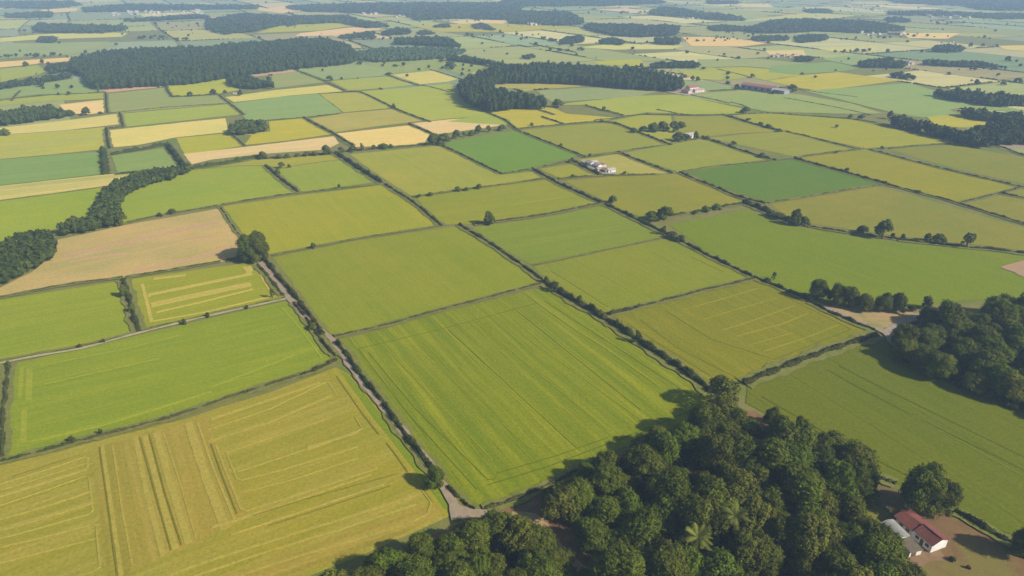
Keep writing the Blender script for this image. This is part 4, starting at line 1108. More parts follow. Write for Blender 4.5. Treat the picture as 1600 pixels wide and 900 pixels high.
hedge.k = 0
HEDGES = [
    # pixels, width, height, label, options
    ([(527, 536), (548, 565), (570, 596), (590, 623), (620, 662), (655, 706), (690, 752)], 3.0, 2.4, 'dark bushy hedge along the big striped green field beside the pale lane', {}),
    ([(700, 762), (712, 774), (728, 789), (742, 797)], 2.0, 1.6, 'short hedge rounding the field corner at the gravel lane junction', {}),
    ([(412, 404), (432, 430), (458, 462), (478, 486)], 3.4, 2.6, 'dense dark hedge running from the tall copse along the lane', {}),
    ([(478, 486), (493, 508), (505, 524)], 3.0, 2.2, 'thick hedge end beside the lane just above the dirt crossroads', {}),
    ([(402, 414), (425, 440), (443, 462)], 2.6, 1.5, 'strip of scrub between the lane and the tan striped field', dict(mat='weeds')),
    ([(459, 474), (480, 500), (500, 527), (517, 548), (524, 557)], 2.4, 1.6, 'low hedge along the lane edge of the wide green strip field', {}),
    ([(526, 562), (515, 570), (497, 578), (470, 587)], 2.6, 1.7, 'curved hedge wrapping the corner where the lane meets the stubble', {}),
    ([(470, 587), (400, 609), (300, 643), (200, 671), (120, 690)], 2.2, 1.2, 'long low hedge between the striped tan stubble and green crop', dict(mat='weeds')),
    ([(120, 690), (60, 706), (0, 721), (-50, 733)], 2.4, 1.3, 'scruffy hedge below the green crop at its darkest corner', {}),
    ([(14, 570), (11, 620), (5, 690), (2, 716)], 2.6, 1.6, 'dull grey green hedge at the narrow end of the green field', dict(mat='weeds')),
    ([(222, 516), (280, 503), (330, 491), (448, 465)], 0.9, 0.8, 'thin line of weeds along the track under the tan striped field', dict(mat='weeds', gap=0.4, verge=1.5)),
    ([(-40, 573), (0, 564), (60, 553), (130, 540), (212, 519)], 0.8, 0.6, 'thin weedy edge between pale track and bright green field', dict(mat='weeds', gap=0.5, verge=1.5)),
    ([(193, 438), (202, 470), (208, 495), (217, 518)], 3.6, 2.2, 'broad hedge between the bright green and the tan striped field', dict(mat='leaf_hedge')),
    ([(-50, 474), (0, 465), (100, 446), (192, 434)], 1.8, 1.1, 'low hedge between the brown field and bright green field', dict(mat='weeds')),
    ([(197, 434), (290, 418), (345, 409)], 1.8, 1.1, 'low hedge between the brown field and the tan striped field', {}),
    ([(354, 408), (372, 405), (388, 404)], 3.0, 2.2, 'short bushy hedge at the foot of the tall copse', {}),
    ([(343, 323), (360, 347), (378, 372)], 1.6, 1.0, 'narrow dark hedge from the copse between brown and green fields', {}),
    ([(200, 347), (260, 335), (341, 321)], 1.2, 0.8, 'thin hedge along the top edge of the brown field', dict(mat='weeds', gap=0.3)),
    ([(346, 320), (400, 311), (466, 302), (530, 295), (592, 288)], 1.3, 1.0, 'thin patchy hedge above the large yellow green square field', dict(mat='weeds', gap=0.4)),
    ([(415, 259), (425, 268), (440, 281), (453, 291), (466, 301)], 3.6, 2.2, 'short thick hedge dividing two bright green fields below tree row', {}),
    ([(524, 240), (545, 253), (565, 266), (580, 276), (596, 286)], 4.8, 3.4, 'tall thick hedge running down from the row of round trees', {}),
    ([(600, 288), (620, 300), (640, 312), (665, 332), (690, 353)], 2.8, 1.8, 'dark straight hedge bordering the large yellow green square field', {}),
    ([(425, 400), (500, 384), (560, 373), (686, 353)], 1.1, 0.7, 'faint hedge line between two large green fields above the crossroads', dict(mat='weeds', gap=0.3)),
    ([(718, 352), (745, 369), (780, 392), (815, 416), (850, 440)], 3.0, 1.9, 'dark hedge on the far corner of the large square green field', {}),
    ([(852, 441), (880, 461), (910, 478), (930, 490), (960, 508)], 4.4, 3.4, 'tall dark bushy hedge end beside the small hedgerow trees', {}),
    ([(960, 508), (1000, 534), (1030, 555), (1060, 575), (1090, 596), (1112, 614)], 4.4, 3.2, 'tall dark hedge leading down to the large spreading tree', {}),
    ([(522, 527), (600, 508), (700, 480), (790, 458), (845, 444)], 2.0, 1.2, 'low hedge between the big striped field and plain green field', dict(mat='weeds')),
    ([(950, 493), (970, 488), (1000, 480)], 2.8, 2.2, 'bushy short hedge stub at the corner of the furrowed field', {}),
    ([(1000, 480), (1060, 465), (1120, 450), (1180, 435)], 2.4, 1.3, 'low hedge along the top of the furrowed olive field', dict(mat='weeds')),
    ([(740, 351), (800, 343), (850, 336), (940, 318)], 2.6, 1.5, 'broad soft hedge running from the lone round tree', dict(mat='weeds')),
    ([(832, 415), (880, 405), (940, 392), (1040, 371)], 0.7, 0.5, 'very thin dark line dividing two mid green fields', dict(verge=1.2)),
    ([(832, 264), (850, 275), (880, 291), (910, 305), (940, 318)], 3.6, 2.3, 'thick hedge passing the small farm to a round tree', {}),
    ([(945, 320), (975, 334), (1010, 351), (1040, 366), (1060, 375)], 3.4, 2.4, 'dark hedge beside the round tree clump at the field corner', {}),
    ([(1062, 376), (1100, 396), (1140, 416), (1175, 433)], 3.0, 2.0, 'straight dark hedge between yellow green and bright green fields', {}),
    ([(1178, 434), (1200, 443), (1230, 456), (1262, 470)], 3.2, 2.3, 'dark hedge with one small tree above the furrowed field', {}),
    ([(1266, 472), (1300, 489), (1335, 505), (1360, 514), (1371, 520)], 3.0, 1.9, 'hedge beside the dirt clearing and its gravel track', {}),
    ([(1369, 524), (1335, 536), (1300, 548), (1230, 574), (1162, 600)], 4.6, 1.8, 'wide even hedge between the furrowed field and plain green field', {}),
    ([(645, 308), (690, 301), (740, 294), (850, 279)], 1.3, 0.9, 'patchy thin hedge below the two tone yellow field', dict(gap=0.4)),
    ([(690, 228), (715, 239), (740, 251), (783, 272)], 2.6, 1.7, 'dark hedge on the near side of the vivid green field', {}),
    ([(806, 203), (830, 212), (860, 224), (885, 234), (915, 246)], 2.6, 1.7, 'dark hedge on the far side of the vivid green field', {}),
    ([(785, 272), (820, 266), (862, 258), (895, 250)], 1.6, 1.1, 'low hedge along the bottom of the vivid green field', dict(gap=0.2)),
    ([(893, 251), (905, 257), (920, 266), (938, 274)], 4.2, 2.6, 'dark overgrown hedge right behind the small white farm', {}),
    ([(872, 280), (920, 276), (960, 274), (1030, 273)], 1.8, 1.3, 'uneven hedge passing under the small white farm', dict(gap=0.15)),
    ([(966, 238), (985, 246), (1010, 256), (1050, 271)], 3.2, 1.8, 'dark hedge between two straw coloured fields by the farm', {}),
    ([(1062, 270), (1090, 282), (1120, 294), (1150, 307), (1195, 319)], 3.0, 1.9, 'dark hedge along the deep green field', {}),
    ([(1015, 346), (1050, 338), (1100, 330), (1160, 318)], 2.6, 1.7, 'bushy hedge running from the round tree clump', dict(gap=0.2)),
    ([(1160, 317), (1178, 323), (1200, 332), (1222, 342), (1240, 350)], 5.0, 3.4, 'very thick dark hedge full of bushes near two small trees', {}),
    ([(1262, 354), (1300, 360), (1340, 366), (1400, 374)], 2.6, 1.5, 'hedge under the tall round hedgerow tree', {}),
    ([(1402, 375), (1450, 380), (1500, 386), (1560, 391), (1640, 402)], 3.0, 1.9, 'dark shadowy hedge under the leaning flat topped tree', {}),
    ([(1200, 317), (1250, 309), (1290, 302), (1382, 288)], 1.4, 0.9, 'thin hedge between the deep green and the pale olive field', dict(gap=0.25)),
    ([(1241, 248), (1280, 259), (1320, 270), (1350, 278), (1385, 288)], 3.4, 2.2, 'dark hedge between the deep green and the golden green field', {}),
    ([(1386, 289), (1430, 300), (1480, 313), (1540, 331), (1600, 350), (1680, 376)], 2.6, 1.6, 'long straight dark hedge ending past the olive field', {}),
    ([(1097, 215), (1130, 226), (1160, 236), (1195, 247), (1212, 251)], 3.0, 2.0, 'dark hedge below the white cottage and its trees', {}),
    ([(1066, 268), (1110, 261), (1150, 257), (1238, 248)], 1.0, 0.7, 'faint hedge on the far edge of the deep green field', dict(verge=1.3)),
    ([(1244, 246), (1300, 238), (1350, 232)], 1.6, 1.0, 'short low hedge with a few gaps at the golden field top', dict(gap=0.2)),
    ([(1228, 206), (1260, 213), (1290, 221), (1338, 233)], 2.4, 1.4, 'hedge along two pale green fields near the golden field', {}),
    ([(1358, 234), (1400, 245), (1450, 258), (1500, 270), (1600, 293), (1680, 312)], 2.4, 1.4, 'long dark hedge on the far side of the golden field', {}),
    ([(1388, 232), (1440, 227), (1486, 224)], 1.5, 1.0, 'low hedge running to the dark wood edge', dict(gap=0.2)),
    ([(1497, 318), (1530, 311), (1560, 303), (1600, 292)], 2.2, 1.2, 'scruffy hedge closing the end of the golden field', dict(mat='weeds')),
    ([(1565, 303), (1585, 307), (1640, 317)], 3.0, 1.8, 'dark stub of hedge beside a small olive field', {}),
    ([(912, 246), (960, 239), (1000, 232), (1045, 226)], 1.4, 0.9, 'thin hedge above the straw coloured farm field', dict(gap=0.3)),
    ([(928, 190), (960, 193), (985, 202), (1010, 212), (1048, 227)], 3.4, 2.0, 'dark hedge under the dense tree group and cottage', {}),
    ([(803, 202), (850, 197), (885, 194), (928, 190)], 1.8, 1.2, 'hedge above the pale green field with small bushes', dict(gap=0.2)),
    ([(930, 188), (960, 185), (985, 181), (1010, 179)], 1.6, 1.1, 'low hedge leading to the fenced plot', {}),
    ([(1010, 179), (1060, 180), (1100, 181), (1128, 179)], 1.8, 1.2, 'low straight hedge between the tree group and pale fields', {}),
    ([(1026, 172), (1040, 174), (1058, 178), (1075, 180)], 2.0, 1.2, 'small hedge slanting to the pale field boundary', {}),
    ([(1130, 180), (1150, 186), (1170, 192), (1195, 199), (1222, 206)], 3.0, 2.0, 'bushy hedge dropping from the bend of a long boundary', {}),
    ([(1140, 180), (1200, 177), (1250, 180), (1330, 186), (1370, 192)], 1.4, 1.0, 'long low hedge reaching the dark wood on its east', dict(gap=0.2)),
    ([(832, 170), (848, 174), (866, 180)], 3.4, 1.6, 'short wide hedge below the crescent shaped wood', {}),
    ([(846, 183), (862, 188), (880, 194)], 3.0, 1.6, 'short hedge slanting into the small yellow field', {}),
    ([(915, 165), (940, 172), (958, 176), (975, 181)], 2.8, 1.6, 'hedge with a small tree beneath the crescent wood', {}),
    ([(455, 107), (480, 117), (510, 129), (540, 143)], 2.6, 1.4, 'dark hedge running down from the great dark wood', {}),
    ([(541, 144), (560, 144), (580, 151), (615, 168), (640, 179), (672, 191)], 2.8, 1.6, 'long dark hedge passing a small lone conical tree', {}),
    ([(474, 184), (490, 193), (510, 204), (522, 210), (552, 228)], 3.2, 2.0, 'thick dark hedge between the straw and sand coloured fields', {}),
    ([(638, 194), (650, 199), (665, 205), (680, 212)], 3.0, 1.8, 'short dark hedge between two sand coloured fields', {}),
    ([(602, 116), (625, 125), (655, 134)], 2.6, 1.4, 'dark hedge beside the pale yellow parcel', {}),
    ([(658, 133), (680, 138), (702, 144)], 1.8, 1.0, 'faint hedge reaching the tip of the crescent wood', {}),
    ([(672, 109), (695, 116), (720, 124)], 2.0, 1.2, 'hedge on the far edge of the pale yellow parcel', {}),
    ([(257, 131), (262, 142), (269, 152)], 3.4, 2.0, 'short hedge dropping from the great wood edge', {}),
    ([(270, 152), (290, 151), (320, 149), (340, 147)], 2.6, 2.0, 'bushy hedge at the foot of a yellow green parcel', {}),
    ([(343, 149), (350, 156), (365, 167), (381, 180)], 2.8, 1.6, 'dark hedge running down to the isolated grove', {}),
    ([(363, 212), (370, 218), (382, 228)], 2.2, 1.4, 'short hedge under the isolated grove', {}),
    ([(165, 146), (167, 160), (168, 176)], 3.0, 1.8, 'upright hedge between the sand field and teal field', {}),
    ([(187, 177), (189, 187), (192, 199)], 3.0, 1.8, 'short upright hedge at the end of a golden strip', {}),
    ([(166, 202), (168, 216), (171, 232)], 3.4, 2.0, 'upright hedge above the tree lined green enclosure', {}),
    ([(166, 202), (178, 200), (192, 197)], 2.2, 1.3, 'tiny hedge stub joining two upright hedges', {}),
    ([(168, 177), (200, 174), (260, 168), (350, 162)], 1.2, 0.8, 'faint hedge between two teal fields under the great wood', {}),
    ([(0, 158), (60, 150), (120, 147), (165, 144)], 1.4, 0.9, 'faint hedge along grey green strip fields', {}),
    ([(18, 158), (24, 150), (32, 142)], 2.2, 1.3, 'small slanting hedge between two pale strip fields', {}),
    ([(756, 174), (775, 182), (790, 189), (806, 202)], 2.8, 1.7, 'hedge hanging down from the crescent wood tip', {}),
    ([(390, 191), (430, 187), (470, 184), (530, 178)], 1.2, 0.8, 'thin hedge under the deep teal field', {}),
    ([(496, 147), (530, 145), (560, 144)], 1.2, 0.8, 'thin hedge joining at the lone conical tree corner', {}),
    ([(1075, 148), (1110, 155), (1140, 162)], 1.8, 1.2, 'low hedge below the pink farmyard', {}),
    ([(1142, 160), (1160, 165), (1172, 171)], 1.8, 1.2, 'low hedge above the dark round bush', {}),
    ([(1110, 142), (1130, 141), (1152, 140)], 2.0, 1.2, 'short hedge between the pink farmyard and barn', {}),
    ([(1225, 153), (1270, 161), (1320, 171), (1360, 180)], 1.4, 0.9, 'thin hedge slanting across the wide teal fields', {}),
    ([(1248, 140), (1290, 146), (1340, 152)], 1.2, 0.8, 'faint hedge behind the long barn', {}),
    ([(1120, 108), (1150, 115), (1172, 121)], 1.8, 1.2, 'hedge ending at a small round lone tree', {}),
    ([(1540, 224), (1570, 232), (1600, 243), (1660, 256)], 2.4, 1.5, 'hedge running out of the dark wood', {}),
    ([(828, 68), (850, 73), (880, 78), (900, 82)], 2.6, 1.8, 'hedge leading from the distant straggling trees', {}),
    # enclosure and tree lines built as tall hedges
    ([(161, 237), (163, 252), (166, 273)], 7.5, 4.8, 'tall broad tree hedge closing one end of the enclosure', dict(mat='leaf_wood_warm', verge=0)),
    ([(174, 242), (200, 238), (230, 233), (262, 226)], 4.6, 3.6, 'tree hedge along the top of the small enclosure', dict(mat='leaf_wood_warm', verge=0)),
    ([(263, 228), (272, 240), (283, 254), (293, 268)], 6.0, 5.0, 'tall dense tree hedge slanting down to the wooded belt', dict(mat='leaf_wood_warm', verge=0)),
    ([(180, 273), (205, 271), (245, 267)], 2.2, 1.8, 'low scrub along the bottom of the small enclosure', {}),
    ([(302, 264), (330, 260), (360, 255), (395, 248), (410, 247)], 4.6, 3.8, 'thick bushy hedge beside the pale sand field', dict(mat='leaf_wood_warm')),
    ([(412, 248), (440, 247), (470, 244), (520, 240)], 2.0, 1.6, 'low scrub linking the row of round trees', dict(gap=0.1)),
    ([(545, 235), (575, 234), (600, 231), (660, 227)], 1.8, 1.4, 'low scrub under trees along the sand field', dict(gap=0.2)),
    ([(755, 797), (800, 783), (860, 757), (920, 727), (960, 712)], 2.2, 1.3, 'low brambly hedge between the striped green field and big wood', dict(mat='weeds')),
    ([(1345, 734), (1370, 744), (1399, 757)], 2.4, 1.8, 'dark hedge between plain green field and the cottage lawn', {}),
    ([(1492, 800), (1520, 815), (1550, 832), (1580, 848), (1640, 872)], 3.0, 2.0, 'dark hedge along the sandy yard of the red roofed cottage', {}),
]
for px, w, h, lab, opt in HEDGES:
    hedge(px, w, h, lab, **opt)

# far hedges beyond what could be told apart: one thin mass
def far_hedges():
    r = rng
    P = []
    for a, b_ in far_edges:
        L = np.linalg.norm(b_ - a)
        if r.random() < 0.3:
            continue
        k = int(L / 3.2)
        t = (np.arange(k) + r.uniform(-0.3, 0.3, k)) / max(1, k)
        q = a[None] + (b_ - a)[None] * t[:, None]
        m_ = np.sin(t * L * 0.03 + r.uniform(0, 6)) + r.normal(0, 0.5, k) > r.uniform(-1.5, 0.4)
        P.append(q[m_])
    P = np.concatenate(P)
    keep = np.ones(len(P), bool)
    for poly in SRGB_FIELD_POLYS:
        keep &= ~inside_many(P, poly)
    keep &= P[:, 1] > 780
    P = P[keep]
    nT = len(P)
    hs = 1.0 + 1.1 * r.random(nT) ** 2
    big = r.random(nT) < 0.015
    hs = np.where(big, r.uniform(4, 7, nT), hs)
    rs = np.where(big, r.uniform(2.5, 4.5, nT), r.uniform(1.6, 2.4, nT))
    core = ICO_V[None] * np.stack([rs, rs, hs * 0.6], 1)[:, None, :] * (1 + r.uniform(-0.25, 0.25, (nT, 12, 1)))
    core[:, :, :2] += P[:, None, :]
    core[:, :, 2] += (hs * 0.45)[:, None]
    F = (ICO_F[None] + (12 * np.arange(nT))[:, None, None]).ravel()
    me = mesh_np('far_hedgerows', core.reshape(-1, 3), F, np.full(20 * nT, 3), [M['leaf_wood']], var=np.repeat(r.uniform(0.2, 0.9, nT), 12))
    o = link(bpy.data.objects.new('distant_hedgerows', me))
    tag(o, 'distant scrubby hedgerows and bushes dotted along the far field edges', 'hedgerows', kind='stuff')


far_hedges()

# ------------------------------------------------------------------ woods
W = 'leaf_wood'
MASSES = [
    ([(113, 90), (150, 82), (190, 77), (260, 74), (330, 73), (350, 68), (400, 65), (470, 60), (510, 60), (545, 70), (558, 82), (560, 92), (545, 97), (480, 103), (450, 106), (400, 112), (350, 120), (300, 127), (260, 130), (200, 133), (150, 136), (140, 129), (130, 122), (133, 117), (115, 112), (110, 102)], 12, 6.2, W, 'great dark wood spreading over the far plain, largest of all', 22),
    ([(-40, 135), (0, 129), (60, 121), (110, 112), (118, 118), (60, 127), (0, 137), (-40, 143)], 9, 7, W, 'narrow tapering strip of wood trailing off the great wood', 14),
    ([(70, 101), (95, 98), (112, 100), (108, 108), (80, 113)], 9, 6.5, W, 'round knot of trees by a pale clearing beside the great wood', 14),
    ([(558, 80), (600, 74), (680, 74), (728, 76), (724, 82), (700, 89), (640, 93), (590, 95), (562, 93)], 8, 6.5, 'leaf_young', 'smooth blue green young plantation adjoining the great wood', 14),
    ([(616, 59), (660, 57), (700, 58), (712, 66), (725, 74), (700, 72), (650, 68), (618, 68)], 10, 8, W, 'dark wood with white farm roofs tucked in behind the plantation', 14),
    ([(690, 86), (730, 87), (765, 94), (792, 99), (785, 104), (745, 97), (700, 92)], 9, 6.5, W, 'curving arm of trees linking plantation to crescent wood', 14),
    ([(742, 115), (770, 104), (800, 101), (870, 99), (930, 103), (975, 105), (1010, 108), (1040, 116), (1062, 119), (1068, 128), (1064, 137), (1040, 137), (980, 134), (930, 129), (880, 126), (800, 125), (775, 128), (762, 131), (775, 138), (800, 142), (840, 148), (856, 153), (856, 163), (840, 165), (800, 166), (765, 169), (738, 162), (720, 150), (716, 136), (722, 124)], 14, 5.6, W, 'crescent shaped dark wood curving round a pale field', 30),
    ([(352, 122), (375, 117), (400, 122), (425, 128), (426, 135), (392, 136), (362, 133)], 9, 6, W, 'small wood hanging below the great wood beside a teal field', 18),
    ([(354, 197), (370, 190), (395, 187), (415, 191), (418, 200), (400, 206), (362, 207)], 8, 5.2, 'leaf_wood_warm', 'isolated compact grove alone between yellow and green parcels', 34),
    ([(-40, 178), (0, 174), (40, 168), (60, 165), (80, 167), (98, 172), (100, 180), (60, 185), (0, 193), (-40, 198)], 9, 5.6, 'leaf_wood_warm', 'dense dark wood at the end of a golden strip field', 30),
    ([(102, 174), (112, 173), (118, 178), (105, 181)], 5, 4.5, 'leaf_wood_warm', 'low thicket between dense wood and single round tree', 30),
    ([(0, 383), (30, 366), (60, 357), (74, 364), (83, 380), (82, 395), (72, 405), (50, 417), (20, 430), (0, 441), (-60, 455), (-60, 400)], 7.0, 3.8, 'leaf_wood_warm', 'broad leafy wood spilling over the corner of the brown field', 90),
    ([(88, 358), (108, 343), (125, 340), (140, 342), (143, 325), (150, 308), (160, 295), (180, 281), (205, 271), (240, 265), (275, 259), (292, 256), (295, 266), (270, 277), (225, 288), (195, 304), (185, 325), (194, 338), (185, 348), (150, 356), (120, 362), (92, 365)], 6.5, 3.8, 'leaf_wood_warm', 'winding belt of trees curling round the bright green field', 80),
    ([(1370, 184), (1400, 182), (1430, 186), (1460, 195), (1500, 203), (1520, 205), (1530, 195), (1555, 190), (1600, 190), (1680, 195), (1680, 228), (1600, 220), (1570, 222), (1545, 226), (1520, 225), (1480, 213), (1440, 203), (1400, 194)], 10, 5.4, W, 'dark wood with a long tapering tongue above golden fields', 40),
    ([(1487, 173), (1510, 169), (1560, 175), (1600, 178), (1680, 186), (1680, 196), (1600, 190), (1555, 188), (1510, 180)], 9, 6, W, 'thin dark wood strip curving over a small yellow green parcel', 26),
    ([(1466, 142), (1475, 140), (1520, 141), (1550, 149), (1565, 145), (1600, 151), (1680, 155), (1680, 164), (1600, 161), (1560, 163), (1500, 154), (1470, 150)], 11, 6.2, W, 'dark straight edged wood beyond the wide teal field', 26),
    ([(1336, 99), (1350, 94), (1370, 93), (1385, 90), (1400, 95), (1418, 98), (1412, 104), (1380, 103), (1345, 103)], 9, 7.5, W, 'clustered dark trees beside distant tan farmland', 16),
    ([(1384, 115), (1400, 113), (1420, 116), (1440, 121), (1430, 123), (1400, 120)], 7, 6.5, W, 'small slanting tree belt at a pale wedge of field', 18),
    ([(1438, 97), (1450, 93), (1500, 95), (1530, 96), (1565, 101), (1560, 104), (1500, 102), (1450, 100)], 8, 7.5, W, 'long low row of dark trees on the far plain', 16),
    ([(1455, 74), (1480, 70), (1505, 72), (1508, 78), (1480, 80), (1458, 78)], 10, 9, W, 'oval dark copse standing on a pale mound', 14),
    ([(1240, 88), (1255, 87), (1272, 90), (1270, 95), (1245, 94)], 7, 7, W, 'dark trees at the end of the tan farm buildings', 16),
    ([(1007, 101), (1020, 98), (1050, 97), (1075, 95), (1090, 97), (1090, 104), (1050, 104), (1015, 105)], 8, 7.5, W, 'rounded hedgerow of big bushes above the crescent wood', 26),
    ([(872, 62), (895, 55), (910, 57), (912, 66), (880, 68)], 10, 8, W, 'ragged dark grove on pale far fields', 16),
    ([(935, 62), (960, 58), (975, 64), (972, 69), (940, 67)], 8, 8, W, 'low grove west of a square far copse', 16),
    ([(1022, 60), (1045, 58), (1063, 60), (1063, 68), (1025, 67)], 10, 8, W, 'squarish dark copse beside a tan field', 18),
    ([(812, 88), (830, 84), (840, 88), (825, 92)], 5, 6, W, 'low scrub patch on grey green far fields', 14),
    ([(49, 44), (62, 36), (80, 37), (140, 38), (185, 40), (208, 41), (195, 45), (160, 50), (130, 50), (60, 49)], 17, 11, W, 'long dark wood lying across the pale plain', 12),
    ([(58, 60), (68, 56), (85, 57), (92, 63), (80, 66), (60, 65)], 10, 9, W, 'small oval wood below the long dark wood', 14),
    ([(322, 30), (350, 26), (375, 21), (400, 21), (450, 24), (545, 24), (560, 30), (600, 36), (610, 40), (575, 43), (548, 38), (530, 34), (440, 38), (400, 47), (350, 52), (325, 45)], 16, 13, W, 'big blue dark wood with a ragged clearing', 10),
    ([(180, 31), (230, 27), (300, 22), (330, 24), (328, 27), (260, 30), (200, 33)], 14, 15, W, 'slender blue wood strip under a pale suburb', 9),
    ([(440, 10), (500, 6), (600, 4), (800, 3), (820, 8), (800, 22), (730, 24), (640, 22), (560, 19), (480, 17)], 16, 18, W, 'vast blue wood stretching across the horizon belt', 8),
    ([(800, 18), (812, 16), (890, 18), (905, 26), (915, 35), (880, 38), (830, 37), (795, 35)], 16, 13, W, 'blue wood block with a bare quarry notch', 10),
    ([(905, 39), (930, 36), (980, 37), (1020, 39), (1058, 39), (1060, 46), (1055, 54), (1000, 56), (960, 54), (930, 48)], 16, 11, W, 'blue dark wood with a scalloped edge on pale fields', 12),
    ([(1010, 18), (1035, 10), (1055, 11), (1085, 17), (1120, 20), (1165, 27), (1160, 31), (1110, 29), (1070, 25), (1020, 22)], 16, 15, W, 'tapering blue wood on the hazy plain', 9),
    ([(1162, 46), (1200, 32), (1240, 29), (1300, 30), (1360, 33), (1400, 39), (1420, 46), (1400, 49), (1340, 49), (1280, 47), (1240, 49), (1200, 50), (1170, 49)], 17, 11, W, 'large blue dark wood beside a red roofed hamlet', 12),
    ([(1238, 58), (1260, 53), (1290, 54), (1294, 62), (1250, 66)], 10, 9, W, 'oval blue copse below the hamlet wood', 14),
    ([(1172, 58), (1195, 55), (1232, 57), (1230, 63), (1180, 63)], 9, 9, W, 'row of blue trees between two copses', 12),
    ([(1100, 42), (1130, 38), (1160, 41), (1195, 40), (1190, 48), (1120, 48)], 9, 10, W, 'broken line of blue trees next to the hamlet wood', 9),
    ([(1384, 28), (1400, 26), (1420, 29), (1420, 34), (1390, 34)], 12, 13, W, 'tiny faint copse on the hazy plain', 9),
    ([(520, 57), (560, 51), (585, 48), (583, 57), (545, 60)], 9, 8, W, 'wood at the edge of a pale pink field', 12),
    ([(594, 50), (620, 43), (640, 45), (640, 52), (600, 54)], 12, 9, W, 'dark copse with a peaked outline', 12),
    ([(650, 50), (665, 46), (678, 50), (676, 53), (655, 53)], 9, 9, W, 'small flat copse next to the peaked copse', 12),
    ([(676, 40), (700, 36), (703, 42), (682, 43)], 9, 10, W, 'tiny dark copse in tan fields', 12),
    ([(735, 40), (750, 35), (770, 42), (772, 47), (745, 44)], 10, 10, W, 'dark wedge of wood beside a boundary', 12),
    ([(632, 24), (680, 22), (720, 24), (800, 22), (800, 30), (720, 28), (650, 31)], 13, 16, W, 'blue wood fringe below the vast wood', 8),
    ([(0, 24), (20, 20), (82, 18), (78, 26), (20, 27)], 13, 14, W, 'small blue wood by a yellow horizon field', 9),
    ([(125, 12), (200, 6), (300, 7), (410, 8), (400, 13), (300, 14), (200, 17), (130, 18)], 14, 19, W, 'blue wood band on the horizon above the suburb', 8),
    ([(0, 2), (110, 1), (130, 7), (90, 12), (0, 12)], 14, 21, W, 'faint blue wood at the far horizon corner', 7),
    ([(800, -6), (950, -5), (1030, -2), (1040, 4), (960, 8), (820, 9), (780, 4)], 15, 21, W, 'faint blue wood band along the horizon', 7),
    ([(1370, -8), (1480, -8), (1700, -8), (1700, 14), (1600, 16), (1530, 14), (1500, 8), (1400, 4)], 15, 22, W, 'blue grey forest filling the horizon corner', 7),
    ([(1380, 18), (1460, 17), (1540, 20), (1640, 22), (1640, 28), (1560, 29), (1500, 25), (1400, 23)], 11, 17, W, 'straggling blue trees mixed with a far village', 7),
    ([(1100, 1), (1150, 1), (1155, 5), (1110, 6)], 12, 20, W, 'faint sliver of wood in horizon haze', 7),
    ([(1250, 15), (1290, 13), (1302, 19), (1270, 20)], 12, 15, W, 'pale blue clump beside far houses', 8),
]
for px, H, sp, mt, lab, nc in MASSES:
    mass('woodland', px, H, sp, M[mt], lab, nc)

# ------------------------------------------------------------------ near woods: every tree a thing
def wood_trees(poly, sp, group, wood, regions, wr, hr, zc=6.5, holes=()):
    """every tree of a near wood; the label says its size, its green and which landmark of the wood it stands by"""
    for p in scatter(poly, zc, sp, 0.38):
        if any(math.hypot(p[0] - hx, p[1] - hy) < hrad for hx, hy, hrad in holes):
            continue
        kk = random.choice(('near', 'near', 'near', 'near', 'near_olive', 'near_light'))
        sz = random.random() ** 1.3
        reg = min(regions, key=lambda q: math.hypot(at(*q[0])[0] - p[0], at(*q[0])[1] - p[1]))[1]
        size = 'small' if sz < 0.25 else 'medium sized' if sz < 0.6 else 'large broad'
        hue = {'near': 'dark green', 'near_olive': 'olive green', 'near_light': 'fresh green'}[kk]
        lab = '%s %s tree %s %s' % (size, hue, reg, wood)
        tree('broadleaf_tree', p, wr[0] + (wr[1] - wr[0]) * sz, hr[0] + (hr[1] - hr[0]) * min(1, max(0, sz + random.uniform(-0.3, 0.3))), kk, lab, 'tree', group)


palm_spots = [(1149, 806), (1091, 842)]
palms = [at(x, y, 8.0) for x, y in palm_spots]
holes = [(p[0], p[1], 6.2) for p in palms] + [(at(1090, 750)[0], at(1090, 750)[1], 6.5), (at(1010, 790)[0], at(1010, 790)[1], 5.5)]
main_wood = [(905, 742), (935, 715), (965, 700), (1000, 672), (1050, 655), (1105, 640), (1150, 628), (1210, 650), (1240, 672), (1290, 690), (1330, 712), (1358, 738), (1350, 762), (1318, 768), (1345, 800), (1372, 822), (1388, 850), (1400, 880), (1430, 930), (1450, 990), (930, 990), (915, 880), (905, 830), (885, 800), (868, 780)]
edge_wood = [(515, 905), (560, 884), (620, 858), (665, 838), (700, 822), (750, 812), (800, 802), (845, 812), (868, 840), (874, 870), (885, 905), (900, 960), (430, 980)]
east_wood = [(1405, 505), (1440, 485), (1500, 478), (1600, 470), (1690, 468), (1700, 650), (1600, 620), (1540, 596), (1480, 575), (1430, 555), (1402, 530)]
wood_trees(main_wood, 8.9, 'dense trees of the big wood beside the cottage', 'of the big wood', [((1130, 660), 'at the upper tip'), ((1000, 700), 'on the striped field side'), ((930, 780), 'around the orange earth corner'),
           ((1120, 800), 'around the palms'), ((1060, 740), 'above the palms'), ((1250, 720), 'on the plain green field side'), ((1320, 760), 'facing the cottage lawn'), ((1380, 870), 'nearest the grey shed'),
           ((1020, 890), 'below the palms'), ((1230, 860), 'between palms and shed'), ((1200, 780), 'between palms and lawn')], (9.0, 17.0), (8.0, 15.5), holes=holes)
wood_trees(edge_wood, 8.2, 'trees of the wood below the lane junction', 'of the small wood', [((770, 820), 'right below the lane junction'), ((580, 890), 'at the stubble end'), ((680, 850), 'midway on the stubble edge'), ((840, 860), 'by the orange path'), ((740, 900), 'in the deep middle')], (9.0, 15.0), (7.5, 13.0))
